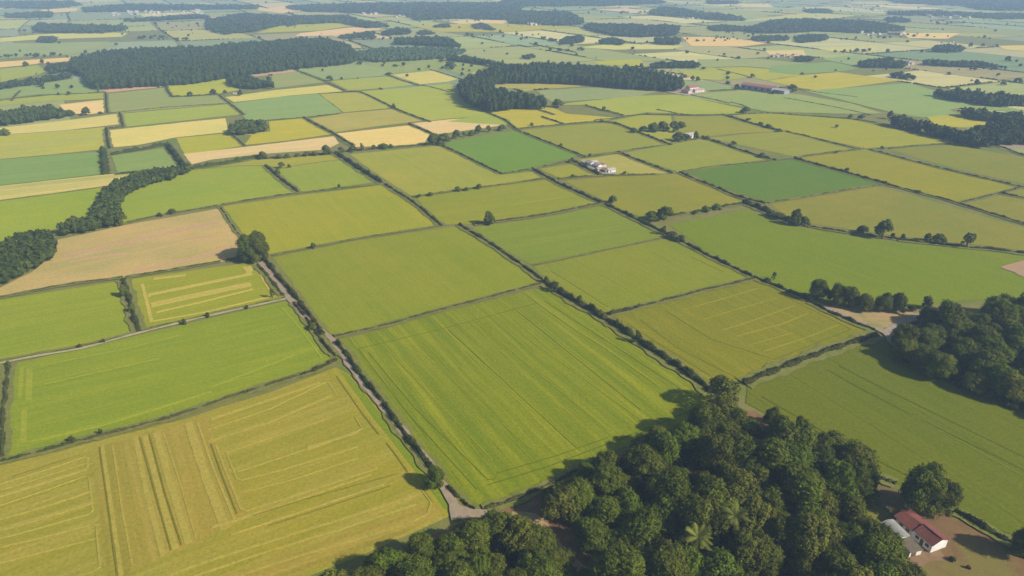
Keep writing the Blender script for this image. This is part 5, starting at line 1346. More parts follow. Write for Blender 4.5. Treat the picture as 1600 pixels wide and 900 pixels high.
wood_trees(east_wood, 9.0, 'trees of the wood beside the dirt clearing', 'of the dark wood', [((1430, 510), 'right by the dirt clearing'), ((1520, 480), 'on the upper bright field edge'), ((1450, 570), 'on the lower shadowed field edge'), ((1560, 600), 'at the lower far corner'), ((1540, 530), 'in the crowded middle'), ((1640, 540), 'at the outer end')], (9.5, 15.0), (8.5, 14.0))


def shrink(px, k):
    c = np.mean(np.array(px, float), 0)
    return [tuple(c + (np.array(p) - c) * k) for p in px]


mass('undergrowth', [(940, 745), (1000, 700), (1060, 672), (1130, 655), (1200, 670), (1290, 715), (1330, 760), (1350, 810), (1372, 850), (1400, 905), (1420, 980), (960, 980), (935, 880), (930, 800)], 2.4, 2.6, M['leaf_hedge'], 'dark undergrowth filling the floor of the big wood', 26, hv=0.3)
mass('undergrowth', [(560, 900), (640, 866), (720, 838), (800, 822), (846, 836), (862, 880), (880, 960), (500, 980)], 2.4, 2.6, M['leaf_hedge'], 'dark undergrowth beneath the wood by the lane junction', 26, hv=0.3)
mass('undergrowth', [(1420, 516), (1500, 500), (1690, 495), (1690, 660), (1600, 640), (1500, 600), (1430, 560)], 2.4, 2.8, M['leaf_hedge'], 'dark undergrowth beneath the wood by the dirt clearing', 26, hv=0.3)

NT = [
    # kind, base x, base y, width px, top y, proto, label, group
    ('broadleaf_tree', 391, 409, 36, 364, 'near', 'tall dense tree of the square copse, shading the brown field', None),
    ('broadleaf_tree', 407, 410, 34, 366, 'near', 'tall dense tree of the square copse, on its lane side', None),
    ('broadleaf_tree', 389, 400, 34, 366, 'near', 'rearmost tree of the square copse against the brown field', None),
    ('broadleaf_tree', 405, 400, 36, 360, 'near', 'highest tree at the back of the square copse', None),
    ('broadleaf_tree', 681, 760, 36, 729, 'near_light', 'single light green round tree overhanging the pale lane', None),
    ('broadleaf_tree', 1126, 638, 66, 586, 'open', 'large spreading open crowned tree at the hedge corner', None),
    ('broadleaf_tree', 1246, 684, 30, 652, 'near', 'small round tree standing clear of the big wood in green field', None),
    ('broadleaf_tree', 1205, 664, 28, 636, 'near', 'dark round tree sticking out of the upper wood edge', None),
    ('broadleaf_tree', 1432, 800, 68, 722, 'near', 'biggest spreading tree behind the red roofed cottage', None),
    ('broadleaf_tree', 1468, 800, 52, 748, 'near', 'lower dark tree leaning on the biggest tree by the cottage', None),
    ('broadleaf_tree', 1600, 872, 50, 822, 'near', 'dark tree in the hedge at the sandy yard corner', None),
    ('broadleaf_tree', 1330, 775, 42, 718, 'near', 'tree at the wood corner beside the cottage lawn', None),
    ('broadleaf_tree', 1349, 770, 34, 726, 'near', 'last tree of the big wood next to the lawn hedge', None),
    ('broadleaf_tree', 1388, 884, 44, 836, 'near', 'dark tree overhanging the low shed wall beside the cottage', None),
    ('bush', 1487, 876, 12, 872, 'tuft', 'low weedy bush alone on the sandy yard', None),
    ('bush', 1512, 888, 8, 885, 'tuft', 'smaller weedy tuft near the yard bush', None),
    ('broadleaf_tree', 915, 752, 34, 722, 'near_light', 'small lighter tree at the wood corner casting a field shadow', None),
    ('broadleaf_tree', 862, 788, 40, 762, 'near', 'low spreading tree over the orange earth by the field corner', None),
    ('broadleaf_tree', 894, 792, 34, 765, 'near', 'low tree second along from the field corner over orange earth', None),
    ('broadleaf_tree', 1276, 468, 36, 436, 'near', 'first round tree of the row over the dirt clearing', None),
    ('broadleaf_tree', 1306, 476, 32, 444, 'near', 'second tree of the row over the dirt clearing', None),
    ('broadleaf_tree', 1324, 480, 32, 446, 'near', 'third and highest tree of the row over the dirt clearing', None),
    ('broadleaf_tree', 1348, 486, 30, 458, 'near', 'fourth lower tree of the row over the dirt clearing', None),
    ('broadleaf_tree', 1378, 487, 30, 458, 'near', 'fifth tree of the row, just past the gap, over dirt clearing', None),
    ('broadleaf_tree', 1400, 487, 28, 454, 'near', 'sixth tree ending the row over the dirt clearing', None),
    ('bush', 1447, 482, 20, 465, 'shrub', 'pale low bush at the tip of the dark wood', None),
    ('bush', 1424, 486, 14, 478, 'shrub', 'tiny bush joining tree row and dark wood', None),
    ('broadleaf_tree', 1378, 373, 25, 340, 'mid', 'tall round tree rising from the long hedge', None),
    ('broadleaf_tree', 1347, 364, 17, 351, 'mid', 'small round tree beside the tall round hedge tree', None),
    ('bush', 1394, 373, 9, 365, 'shrub', 'bush hugging the tall round hedge tree', None),
    ('bush', 1410, 374, 8, 366, 'shrub', 'bush alone in the hedge past the tall tree', None),
    ('broadleaf_tree', 1449, 376, 12, 364, 'mid', 'narrow small tree between tall and flat topped trees', None),
    ('broadleaf_tree', 1467, 380, 22, 365, 'mid', 'low bushy tree with rounded top in the long hedge', None),
    ('broadleaf_tree', 1510, 387, 24, 360, 'midopen', 'leaning flat topped tree at the end of the long hedge', None),
    ('broadleaf_tree', 1242, 352, 17, 325, 'mid', 'slim upright tree at the thick hedge end', None),
    ('broadleaf_tree', 1257, 353, 17, 338, 'mid', 'stubby round tree next to the slim upright tree', None),
    ('bush', 1217, 343, 20, 331, 'mid', 'dark bush in the thick hedge before the slim tree', None),
    ('bush', 1203, 338, 14, 327, 'mid', 'smaller dark bush in the thick hedge', None),
    ('broadleaf_tree', 1038, 344, 26, 320, 'mid', 'big round tree of the clump at the hedge junction', None),
    ('broadleaf_tree', 1018, 344, 24, 330, 'mid', 'low wide tree beside the big round junction tree', None),
    ('broadleaf_tree', 957, 317, 13, 304, 'mid', 'small ball shaped tree on the hedge crossing', None),
    ('broadleaf_tree', 765, 351, 19, 330, 'mid', 'lone egg shaped tree casting shadow at the field corner', None),
    ('bush', 1050, 373, 16, 361, 'mid', 'bush on the hedge below the junction clump', None),
    ('bush', 1063, 378, 14, 366, 'mid', 'last big bush on the hedge below the junction clump', None),
    ('bush', 1036, 367, 12, 352, 'midopen', 'thin bush on the hedge just under the clump', None),
    ('bush', 1087, 334, 12, 328, 'mid', 'round bush in the hedge leading off the junction clump', None),
    ('bush', 1102, 331, 13, 321, 'mid', 'tallest round bush in the hedge off the junction clump', None),
    ('bush', 1120, 327, 16, 319, 'mid', 'wide bush farther along the junction hedge', None),
    ('broadleaf_tree', 867, 456, 17, 438, 'midopen', 'small airy tree on the tall hedge near its bend', None),
    ('broadleaf_tree', 905, 474, 11, 460, 'midopen', 'tiny airy tree on the tall hedge', None),
    ('broadleaf_tree', 996, 536, 15, 515, 'midopen', 'small wispy tree midway down the tall dark hedge', None),
    ('broadleaf_tree', 1209, 437, 9, 424, 'midopen', 'tiny tree on the hedge above the furrowed field', None),
    ('broadleaf_tree', 196, 464, 13, 443, 'mid', 'small tree in the hedge beside the tan striped field', None),
    ('bush', 207, 488, 11, 475, 'mid', 'bush midway along the broad hedge', None),
    ('broadleaf_tree', 426, 466, 10, 449, 'midopen', 'tiny lone tree inside the tan striped field', None),
    ('bush', 490, 389, 11, 378, 'midopen', 'scraggy bush with long shadow on faint hedge line', None),
    ('bush', 489, 515, 13, 504, 'mid', 'dark bush at the lane with a pointed shadow', None),
    ('bush', 325, 496, 7, 489, 'shrub', 'dot of a bush on the track edge mid way', None),
    ('bush', 288, 507, 8, 499, 'shrub', 'small bush on the track edge below the striped field', None),
    ('bush', 386, 483, 6, 477, 'shrub', 'tiny bush on the track edge near the lane', None),
    ('bush', 162, 536, 7, 530, 'shrub', 'tiny round bush beside the pale track', None),
    ('bush', 126, 544, 6, 538, 'shrub', 'tiniest bush beside the pale track', None),
    ('bush', 113, 691, 12, 682, 'shrub', 'bush bulging from the scruffy hedge corner', None),
    ('bush', 158, 679, 8, 671, 'shrub', 'small bush in the long low hedge by stubble', None),
    ('broadleaf_tree', 269, 334, 12, 325, 'mid', 'small round tree on the top edge of brown field', None),
    ('bush', 250, 338, 10, 333, 'shrub', 'low bush near the small round tree over brown field', None),
    ('broadleaf_tree', 191, 352, 18, 331, 'mid', 'round tree at the end of the winding belt', None),
    ('broadleaf_tree', 116, 358, 26, 338, 'mid', 'round tree bulging from the winding tree belt', None),
    ('bush', 530, 294, 6, 288, 'shrub', 'tiny bush on the patchy hedge above the square field', None),
    ('bush', 440, 263, 12, 252, 'mid', 'bush with a second smaller one beside tree row', None),
    ('bush', 452, 262, 6, 257, 'shrub', 'tiny bush in the yellow green strip', None),
    ('bush', 434, 272, 10, 264, 'mid', 'bush at the top of the short thick hedge', None),
    ('bush', 715, 299, 11, 291, 'mid', 'bush on the patchy hedge under the two tone field', None),
    ('bush', 748, 295, 10, 287, 'mid', 'round bush on the patchy hedge, biggest of it', None),
    ('bush', 729, 298, 7, 292, 'mid', 'small bush between two on the patchy hedge', None),
    ('bush', 655, 309, 7, 303, 'mid', 'small bush near the start of the patchy hedge', None),
    ('bush', 672, 306, 9, 300, 'mid', 'low bush along the start of the patchy hedge', None),
    ('broadleaf_tree', 412, 249, 14, 236, 'mid', 'round tree starting the tree row by the sand field', None),
    ('broadleaf_tree', 436, 248, 12, 241, 'mid', 'low round tree second in the row by sand field', None),
    ('broadleaf_tree', 449, 247, 10, 240, 'mid', 'small round tree third in the row by sand field', None),
    ('broadleaf_tree', 465, 245, 9, 239, 'mid', 'smallest round tree in the row by sand field', None),
    ('broadleaf_tree', 480, 244, 12, 236, 'mid', 'round tree in the pair before the largest row tree', None),
    ('broadleaf_tree', 492, 243, 13, 236, 'mid', 'squat tree right before the largest row tree', None),
    ('broadleaf_tree', 511, 242, 16, 226, 'mid', 'largest round tree in the row by the sand field', None),
    ('broadleaf_tree', 533, 238, 11, 229, 'mid', 'tree right after the largest row tree', None),
    ('broadleaf_tree', 551, 237, 14, 227, 'mid', 'tree at the joint of sand field and dark hedge', None),
    ('broadleaf_tree', 566, 236, 9, 223, 'midopen', 'thin airy tree on the sand field edge', None),
    ('broadleaf_tree', 584, 233, 9, 226, 'mid', 'round tree on the lower edge of sand field', None),
    ('broadleaf_tree', 599, 232, 18, 224, 'mid', 'wide low tree on the lower edge of sand field', None),
    ('broadleaf_tree', 611, 231, 8, 225, 'mid', 'last small tree on the lower edge of sand field', None),
    ('broadleaf_tree', 678, 227, 20, 206, 'mid', 'dark tree of the pair at the vivid field corner', None),
    ('broadleaf_tree', 693, 226, 22, 207, 'mid', 'wider tree of the pair at the vivid field corner', None),
    ('broadleaf_tree', 713, 217, 12, 201, 'mid', 'tallest tree in the row atop the vivid green field', None),
    ('broadleaf_tree', 725, 214, 7, 205, 'mid', 'slim tree in the row atop the vivid green field', None),
    ('broadleaf_tree', 737, 212, 10, 203, 'mid', 'low tree in the row atop the vivid green field', None),
    ('broadleaf_tree', 747, 209, 12, 195, 'mid', 'round high tree in the row atop the vivid green field', None),
    ('broadleaf_tree', 763, 206, 9, 195, 'mid', 'oval tree near the end of the vivid field row', None),
    ('broadleaf_tree', 784, 204, 13, 194, 'mid', 'round tree ending the row atop the vivid field', None),
    ('broadleaf_tree', 990, 207, 12, 199, 'mid', 'first tree of the group by the white cottage', None),
    ('broadleaf_tree', 1005, 206, 14, 196, 'mid', 'second tree of the group by the white cottage', None),
    ('broadleaf_tree', 1021, 206, 18, 191, 'mid', 'dark tree in the middle of the cottage group', None),
    ('broadleaf_tree', 1036, 205, 20, 189, 'mid', 'broad high tree of the cottage group', None),
    ('broadleaf_tree', 1052, 206, 18, 188, 'mid', 'tall tree at the back of the cottage group', None),
    ('broadleaf_tree', 1064, 200, 16, 189, 'mid', 'flat topped tree at the far end of cottage group', None),
    ('broadleaf_tree', 1060, 220, 20, 206, 'mid', 'low tree hiding one end of the white cottage', None),
    ('broadleaf_tree', 1072, 219, 14, 208, 'mid', 'small tree touching the white cottage', None),
    ('broadleaf_tree', 1087, 218, 9, 204, 'mid', 'slim tree just past the white cottage', None),
    ('bush', 1104, 218, 10, 212, 'mid', 'bush heading the hedge past the cottage', None),
    ('broadleaf_tree', 1165, 177, 17, 166, 'mid', 'wide dark round bushy tree at the hedge bend', None),
    ('broadleaf_tree', 943, 173, 7, 166, 'far', 'small round tree on a hedge under the crescent wood', None),
    ('broadleaf_tree', 871, 168, 18, 153, 'mid', 'round tree detached from the crescent wood end', None),
    ('broadleaf_tree', 1070, 123, 8, 116, 'far', 'first of the small trees past the crescent wood', None),
    ('broadleaf_tree', 1082, 126, 8, 118, 'far', 'middle one of the small trees past crescent wood', None),
    ('broadleaf_tree', 1090, 127, 7, 119, 'far', 'last of the small trees past crescent wood', None),
    ('broadleaf_tree', 1175, 122, 9, 115, 'far', 'lone round tree on a hedge above the barn', None),
    ('broadleaf_tree', 1238, 143, 15, 131, 'mid', 'round dark tree at the end of the long barn', None),
    ('bush', 1222, 146, 14, 139, 'far', 'bush against the long barn wall', None),
    ('bush', 1209, 147, 12, 141, 'far', 'second bush against the long barn wall', None),
    ('bush', 1151, 138, 9, 131, 'far', 'dark bush at the barn front corner', None),
    ('broadleaf_tree', 1137, 131, 8, 126, 'far', 'small tree on the field near the barn', None),
    ('bush', 1170, 188, 9, 184, 'mid', 'bush on the dropping hedge, highest up', None),
    ('bush', 1188, 195, 10, 190, 'mid', 'bush on the dropping hedge, middle', None),
    ('bush', 1200, 200, 11, 193, 'mid', 'round bush on the dropping hedge', None),
    ('bush', 1217, 206, 8, 200, 'mid', 'bush at the foot of the dropping hedge', None),
    ('broadleaf_tree', 9, 212, 14, 200, 'mid', 'round tree alone at the edge of a golden strip', None),
    ('broadleaf_tree', 135, 180, 14, 167, 'mid', 'single round dark tree on the sand coloured patch', None),
    ('bush', 157, 178, 8, 174, 'mid', 'low bush beside the round tree on sand patch', None),
    ('broadleaf_tree', 41, 104, 11, 96, 'far', 'small round tree on the pale tan strip', None),
    ('broadleaf_tree', 67, 100, 7, 92, 'far', 'smaller tree on the pale tan strip', None),
    ('broadleaf_tree', 108, 149, 7, 142, 'far', 'small tree on the pale strip field', None),
    ('bush', 92, 149, 5, 144, 'far', 'tiny bush on the pale strip field', None),
    ('bush', 68, 139, 6, 135, 'far', 'tiny bush on the grey green field', None),
    ('bush', 155, 143, 6, 136, 'far', 'small tree at the great wood corner', None),
    ('broadleaf_tree', 297, 151, 10, 143, 'far', 'round tree on the parcel hedge below great wood', None),
    ('broadleaf_tree', 334, 148, 12, 139, 'far', 'wider tree ending the parcel hedge below great wood', None),
    ('broadleaf_tree', 352, 147, 7, 140, 'far', 'small tree near the cottage by the yellow field', None),
    ('broadleaf_tree', 376, 150, 9, 140, 'far', 'darker tree by the cottage at the yellow field', None),
    ('broadleaf_tree', 615, 169, 6, 161, 'far', 'lone conical tree where two hedges cross', None),
    ('broadleaf_tree', 515, 126, 13, 118, 'far', 'low double tree near the hedge below great wood', None),
    ('bush', 534, 124, 5, 120, 'far', 'dot bush right of the low double tree', None),
    ('broadleaf_tree', 420, 129, 9, 119, 'far', 'round tree standing in the teal parcel', None),
    ('broadleaf_tree', 704, 107, 20, 95, 'far', 'spreading tree under the curving arm of trees', None),
    ('bush', 690, 97, 10, 92, 'far', 'low bush under the curving arm of trees', None),
    ('bush', 722, 118, 6, 112, 'far', 'small bush near the pale yellow parcel', None),
    ('bush', 733, 112, 5, 108, 'far', 'tiny bush on the green before the crescent wood', None),
    ('bush', 655, 110, 6, 106, 'far', 'tiny tree above the pale yellow parcel', None),
    ('bush', 598, 104, 6, 100, 'far', 'tiny bush on the teal far field', None),
    ('bush', 616, 104, 6, 100, 'far', 'second tiny bush on the teal far field', None),
    ('bush', 608, 117, 12, 113, 'far', 'low dark bush heading a hedge', None),
    ('broadleaf_tree', 1378, 233, 7, 228, 'mid', 'round tree on the far hedge of the golden field', None),
    ('bush', 1307, 240, 6, 235, 'mid', 'small bush on the golden field top hedge', None),
    ('bush', 1323, 268, 9, 262, 'mid', 'bush on the hedge between deep green and golden', None),
    ('bush', 1436, 302, 7, 297, 'mid', 'bush on the long hedge under the golden field', None),
    ('bush', 1146, 226, 9, 220, 'mid', 'bush midway on the dark cottage hedge', None),
    ('bush', 1190, 246, 12, 238, 'mid', 'bush at the end of the dark cottage hedge', None),
    ('bush', 876, 229, 7, 224, 'mid', 'bush midway on the far hedge of vivid field', None),
    ('bush', 922, 245, 6, 239, 'mid', 'small tree just above the white farm', None),
    ('bush', 976, 272, 6, 267, 'mid', 'small bush past the white farm', None),
    ('bush', 895, 277, 7, 272, 'mid', 'bush on the uneven hedge under white farm', None),
    ('bush', 891, 254, 9, 248, 'mid', 'dark bush heading the overgrown farm hedge', None),
    ('bush', 831, 197, 6, 191, 'mid', 'small bush on hedge above the pale green field', None),
    ('broadleaf_tree', 1328, 185, 9, 179, 'mid', 'round tree before the wood tongue starts', None),
    ('broadleaf_tree', 1346, 187, 12, 178, 'mid', 'dark tree right before the wood tongue', None),
    ('broadleaf_tree', 1390, 186, 10, 172, 'mid', 'tall tree standing over the wood tongue', None),
    ('broadleaf_tree', 1411, 187, 9, 177, 'mid', 'pointed tree standing over the wood tongue', None),
    ('bush', 1307, 200, 7, 194, 'mid', 'bush inside the yellow green field', None),
    ('broadleaf_tree', 1464, 151, 13, 137, 'mid', 'round tree heading the straight edged wood', None),
    ('broadleaf_tree', 1567, 133, 9, 127, 'far', 'round bush on the teal plain', None),
    ('broadleaf_tree', 1559, 119, 7, 114, 'far', 'small dark tree by a plain boundary', None),
    ('bush', 1482, 117, 8, 112, 'far', 'flat bush alone on the teal plain', None),
    ('bush', 1518, 127, 5, 124, 'far', 'tiny bush between two on the teal plain', None),
    ('broadleaf_tree', 1590, 129, 14, 121, 'far', 'wide dark bushy tree on the teal plain past the boundary', None),
    ('broadleaf_tree', 1516, 74, 7, 66, 'far', 'tall dark tree next to the oval copse', None),
    ('broadleaf_tree', 1535, 73, 6, 67, 'far', 'second tree past the oval copse', None),
    ('broadleaf_tree', 1557, 74, 6, 69, 'far', 'third tree past the oval copse', None),
    ('broadleaf_tree', 1574, 96, 9, 87, 'far', 'round dark tree over a long low row', None),
    ('bush', 1253, 117, 7, 113, 'far', 'small bush at a deep teal parcel corner', None),
    ('broadleaf_tree', 1184, 85, 6, 81, 'far', 'tree before the tan farm buildings', None),
]
for kind_, bx, by, wp, ty, key, lab, grp in NT:
    tree_px(kind_, bx, by, wp, ty, key, lab, 'bush' if kind_ == 'bush' else 'tree', grp, parts=(key not in ('far', 'shrub', 'tuft')))

# scattered far trees, too small to tell apart: one mass
def far_dots():
    r = rng
    rows = [((135, 50), (300, 63), 10), ((210, 60), (300, 64), 16), ((430, 42), (475, 40), 10), ((560, 62), (620, 62), 12), ((845, 60), (870, 66), 10), ((850, 80), (915, 78), 9), ((810, 62), (835, 60), 6),
            ((1300, 83), (1360, 80), 12), ((1170, 60), (1230, 58), 8), ((1110, 60), (1180, 58), 8), ((1130, 52), (1290, 68), 14), ((900, 22), (1000, 20), 12), ((970, 21), (1020, 19), 9), ((720, 36), (800, 26), 14),
            ((0, 90), (115, 86), 16), ((20, 48), (60, 52), 3), ((260, 44), (330, 38), 5), ((1440, 35), (1600, 40), 12), ((1230, 33), (1330, 28), 6), ((1310, 62), (1440, 55), 10), ((180, 40), (330, 34), 6),
            ((1360, 60), (1500, 58), 8), ((1440, 112), (1600, 108), 7), ((640, 60), (850, 55), 20), ((0, 130), (130, 140), 8), ((930, 70), (1180, 62), 16), ((560, 100), (720, 110), 8), ((120, 215), (160, 240), 0)]
    Ps, hs = [], []
    for a, b_, k in rows:
        for _ in range(k):
            t = r.random()
            x, y = a[0] + (b_[0] - a[0]) * t + r.normal(0, 2), a[1] + (b_[1] - a[1]) * t + r.normal(0, 0.8)
            Ps.append(at(x, y)[:2])
            hs.append(r.uniform(3.0, 7.0))
    # sprinkling over the whole far plain
    for _ in range(220):
        x, y = r.uniform(-20, 1620), 5 + 120 * r.random() ** 1.3
        Ps.append(at(x, y)[:2])
        hs.append(r.uniform(2.5, 6))
    P = np.array(Ps)
    hs = np.array(hs)
    n_ = len(P)
    rs = hs * r.uniform(0.35, 0.75, n_)
    Vs, vr = [], []
    for i in range(n_):
        p, d = small_crown(r, 46, 0)
        X = p * np.array([rs[i], rs[i], hs[i]])
        X[:, :2] += P[i]
        Vs.append(cards(X, d, rs[i] * 0.55, r))
        vr.append(np.repeat(np.clip(r.uniform(0.2, 0.8) + r.normal(0, 0.1, len(X)), 0, 1), 4))
    V = np.concatenate(Vs)
    q = len(V) // 4
    core = ICO_V[None] * np.stack([rs * 0.75, rs * 0.75, hs * 0.42], 1)[:, None, :]
    core[:, :, :2] += P[:, None, :]
    core[:, :, 2] += (hs * 0.5)[:, None]
    F = np.concatenate([np.arange(4 * q), (ICO_F[None] + (4 * q + 12 * np.arange(n_))[:, None, None]).ravel()])
    me = mesh_np('distant_trees', np.concatenate([V, core.reshape(-1, 3)]), F, np.concatenate([np.full(q, 4), np.full(20 * n_, 3)]), [M['leaf_wood']], var=np.concatenate(vr + [np.full(12 * n_, 0.2)]))
    tag(link(bpy.data.objects.new('distant_trees', me)), 'scattered tiny trees dotted over the hazy far plain', 'trees', kind='stuff')


far_dots()


# ------------------------------------------------------------------ palms in the big wood
def palm(P, h, label, seed):
    r = random.Random(seed)
    root = link(bpy.data.objects.new('palm_tree', None))
    root.location = (P[0], P[1], 0)
    b = MB()
    b.tube([(0, 0, -0.2), (0.15, 0, h * 0.4), (0.1, 0.1, h * 0.75), (0, 0, h)], [0.28, 0.22, 0.2, 0.24])
    b.build('trunk', [M['bark']], root, True)
    V, cnt, var = [], [], []
    F = []
    for k in range(26):
        a = k * 2.399 + r.uniform(-0.2, 0.2)
        el = r.uniform(-0.1, 1.05)
        L = r.uniform(4.6, 5.8)
        q = []
        for s in range(9):
            t = s / 8
            rr = L * t * math.cos(el) * (1 - 0.12 * t)
            zz = L * t * math.sin(el) - 2.0 * t * t * (0.8 + 0.4 * (1 - el))
            q.append(np.array([math.cos(a) * rr, math.sin(a) * rr, h + zz]))
        side = np.array([-math.sin(a), math.cos(a), 0])
        vv = r.uniform(0.3, 1)
        for s in range(1, 9):
            for m_ in (0.0, 0.33, 0.66):
                p = q[s - 1] + (q[s] - q[s - 1]) * m_
                d = (q[s] - q[s - 1])
                d = d / np.linalg.norm(d)
                wl = 0.85 * math.sin(math.pi * min(1, (s - 0.6) / 8.6)) + 0.1
                for sg in (-1, 1):
                    tip = p + side * sg * wl + d * 0.35 + np.array([0, 0, -0.22 * wl])
                    i0 = len(V)
                    V += [p, p + d * 0.13, tip]
                    F += [i0, i0 + 1, i0 + 2]
                    cnt.append(3)
                    var += [vv] * 3
    o = link(bpy.data.objects.new('fronds', mesh_np('fronds', np.array(V), F, cnt, [M['palm']], var=var)), root)
    tag(root, label, 'palm tree')


palm(at(1149, 806, 12.0), 12.0, 'feathery palm tree in the big wood, the higher up of two', 1)
palm(at(1091, 840, 11.5), 11.5, 'feathery palm tree in the big wood, the lower one of two', 2)

# ------------------------------------------------------------------ buildings
def roof_mat(name, c1, c2, scale=0.8):
    m, nt, bs = new_mat(name)
    tc = N(nt, 'ShaderNodeTexCoord').outputs['Object']
    w = N(nt, 'ShaderNodeTexWave', wave_type='BANDS', bands_direction='X')
    w.inputs['Scale'].default_value = 1.3
    w.inputs['Distortion'].default_value = 0.4
    nt.links.new(tc, w.inputs['Vector'])
    w2 = N(nt, 'ShaderNodeTexWave', wave_type='BANDS', bands_direction='Y')
    w2.inputs['Scale'].default_value = 0.9
    w2.inputs['Distortion'].default_value = 0.6
    nt.links.new(tc, w2.inputs['Vector'])
    f = ramp(nt, noise(nt, tc, scale, 6, 0.7), 0.34, 0.66)
    c = mix_col(nt, f, c1, c2)
    c = mix_col(nt, math_node(nt, 'MULTIPLY', w.outputs['Fac'], 0.35), c, tuple(x * 0.45 for x in c1))
    c = mix_col(nt, math_node(nt, 'MULTIPLY', w2.outputs['Fac'], 0.15), c, tuple(x * 0.5 for x in c1))
    nt.links.new(c, bs.inputs['Base Color'])
    bs.inputs['Roughness'].default_value = 0.85
    b = N(nt, 'ShaderNodeBump')
    b.inputs['Strength'].default_value = 0.6
    b.inputs['Distance'].default_value = 0.06
    nt.links.new(w.outputs['Fac'], b.inputs['Height'])
    nt.links.new(b.outputs[0], bs.inputs['Normal'])
    return m


red_roof = roof_mat('red_tiles', (0.27, 0.065, 0.036), (0.12, 0.045, 0.034), 0.9)
pink_roof = roof_mat('faded_red_sheet', (0.38, 0.12, 0.09), (0.30, 0.11, 0.09))
grey_sheet = roof_mat('grey_sheet', (0.33, 0.32, 0.26), (0.22, 0.21, 0.17), 0.5)
white_wall = simple_mat('white_render', (0.72, 0.70, 0.64), (0.60, 0.57, 0.50), 0.5, 0.9)
cream_wall = simple_mat('cream_render', (0.50, 0.42, 0.32), (0.42, 0.34, 0.26), 0.5, 0.9)
dark_gap = simple_mat('dark_opening', (0.03, 0.03, 0.035), (0.05, 0.045, 0.05), 2)
blue_wall = simple_mat('grey_blue_sheeting', (0.20, 0.23, 0.30), (0.26, 0.28, 0.33), 0.3)
wood_door = simple_mat('door_wood', (0.16, 0.09, 0.05), (0.10, 0.06, 0.04), 1.5)


def gable(mb, L, Wd, h, rise, over=0.35, th=0.14, x0=0.0, sag=0.12):
    """roof slabs of a gable roof running along x from x0 to x0+L, width Wd, eaves at height h"""
    segs = max(2, int(L / 2.5))
    for sgn in (-1, 1):
        for i in range(segs):
            xa = x0 - over + (L + 2 * over) * i / segs
            xb = x0 - over + (L + 2 * over) * (i + 1) / segs
            da = -sag * math.sin(math.pi * i / segs)
            db = -sag * math.sin(math.pi * (i + 1) / segs)
            e = Wd / 2 + over
            hz_ = h - rise * over / (Wd / 2)
            lo = [(xa, sgn * e, hz_ + da), (xb, sgn * e, hz_ + db), (xb, 0, h + rise + db), (xa, 0, h + rise + da)]
            if sgn > 0:
                lo = [lo[1], lo[0], lo[3], lo[2]]
            mb.prism(lo, [(x, y, z + th) for x, y, z in lo], 0, True)


def wall_box(mb, x0, x1, y0, y1, h, rise=0.0):
    """four walls with gables at the x ends"""
    mb.prism([(x0, y0, -0.2), (x1, y0, -0.2), (x1, y1, -0.2), (x0, y1, -0.2)], [(x0, y0, h), (x1, y0, h), (x1, y1, h), (x0, y1, h)], 0)
    if rise:
        ym = (y0 + y1) / 2
        for x, s in ((x0 + 0.01, 1), (x1 - 0.01, -1)):
            n_ = len(mb.v)
            mb.v += [(x, y0, h), (x, y1, h), (x, ym, h + rise)]
            mb.f.append((n_, n_ + 1, n_ + 2))
            mb.m.append(0)


def part(mb, name, mats, parent):
    return mb.build(name, mats, parent)


# --- red roofed cottage: x axis runs along its ridge, from the gable nearest the camera
c0 = at(1453, 864)
c1 = at(1474, 857)
back = at(1398, 818)
axis = (back - c0)[:2]
Lc = np.linalg.norm(axis)
rz = math.atan2(axis[1], axis[0])
perp = np.array([-math.sin(rz), math.cos(rz)])
if np.dot(perp, (c1 - c0)[:2]) < 0:
    wside = -1
else:
    wside = 1
Wc = 6.0
mid0 = c0[:2] + perp * wside * Wc / 2
house = link(bpy.data.objects.new('cottage', None))
house.location = (mid0[0], mid0[1], 0)
house.rotation_euler = (0, 0, rz)
tag(house, 'long white cottage with stepped red tiled roof on sandy yard', 'house')
La = Lc * 0.47
b = MB(); wall_box(b, 0, La, -Wc / 2, Wc / 2, 3.0, 1.15); part(b, 'wall', [white_wall], house)
b = MB(); wall_box(b, La + 0.02, Lc, -Wc / 2 - 0.35, Wc / 2 + 0.1, 2.7, 1.15); part(b, 'wall', [white_wall], house)
b = MB(); gable(b, La, Wc, 3.02, 1.2); r1 = part(b, 'roof', [red_roof], house)
b = MB(); b.box((La / 2, 0, 4.40), (La + 0.7, 0.28, 0.12)); part(b, 'ridge', [red_roof], r1)
b = MB(); gable(b, Lc - La - 0.45, Wc + 0.6, 2.70, 1.1, x0=La + 0.75); r2 = part(b, 'roof', [red_roof], house); r2['label'] = 'lower darker red roof section'
sd_ = -wside
b = MB(); b.box((La * 0.55, sd_ * (Wc / 2 + 0.02), 1.15), (1.0, 0.08, 2.1)); dr = part(b, 'door', [wood_door], house)
b = MB(); b.box((La * 0.55 + 0.35, sd_ * (Wc / 2 + 0.10), 1.1), (0.1, 0.08, 0.14)); part(b, 'handle', [dark_gap], dr)
for xx in (La * 0.25, La * 0.82, La * 1.35, La * 1.75):
    b = MB(); yo = Wc / 2 + (0.02 if xx < La else 0.38)
    b.box((xx, sd_ * yo, 1.6), (1.0, 0.08, 0.9)); wd = part(b, 'window', [dark_gap], house)
    b = MB()
    for zz, hh_ in ((1.10, 0.08), (2.10, 0.08)):
        b.box((xx, sd_ * (yo + 0.05), zz), (1.2, 0.1, hh_))
    for q in (-0.56, 0.56, 0.0):
        b.box((xx + q, sd_ * (yo + 0.045), 1.6), (0.07, 0.08, 0.9))
    part(b, 'frame', [cream_wall], wd)

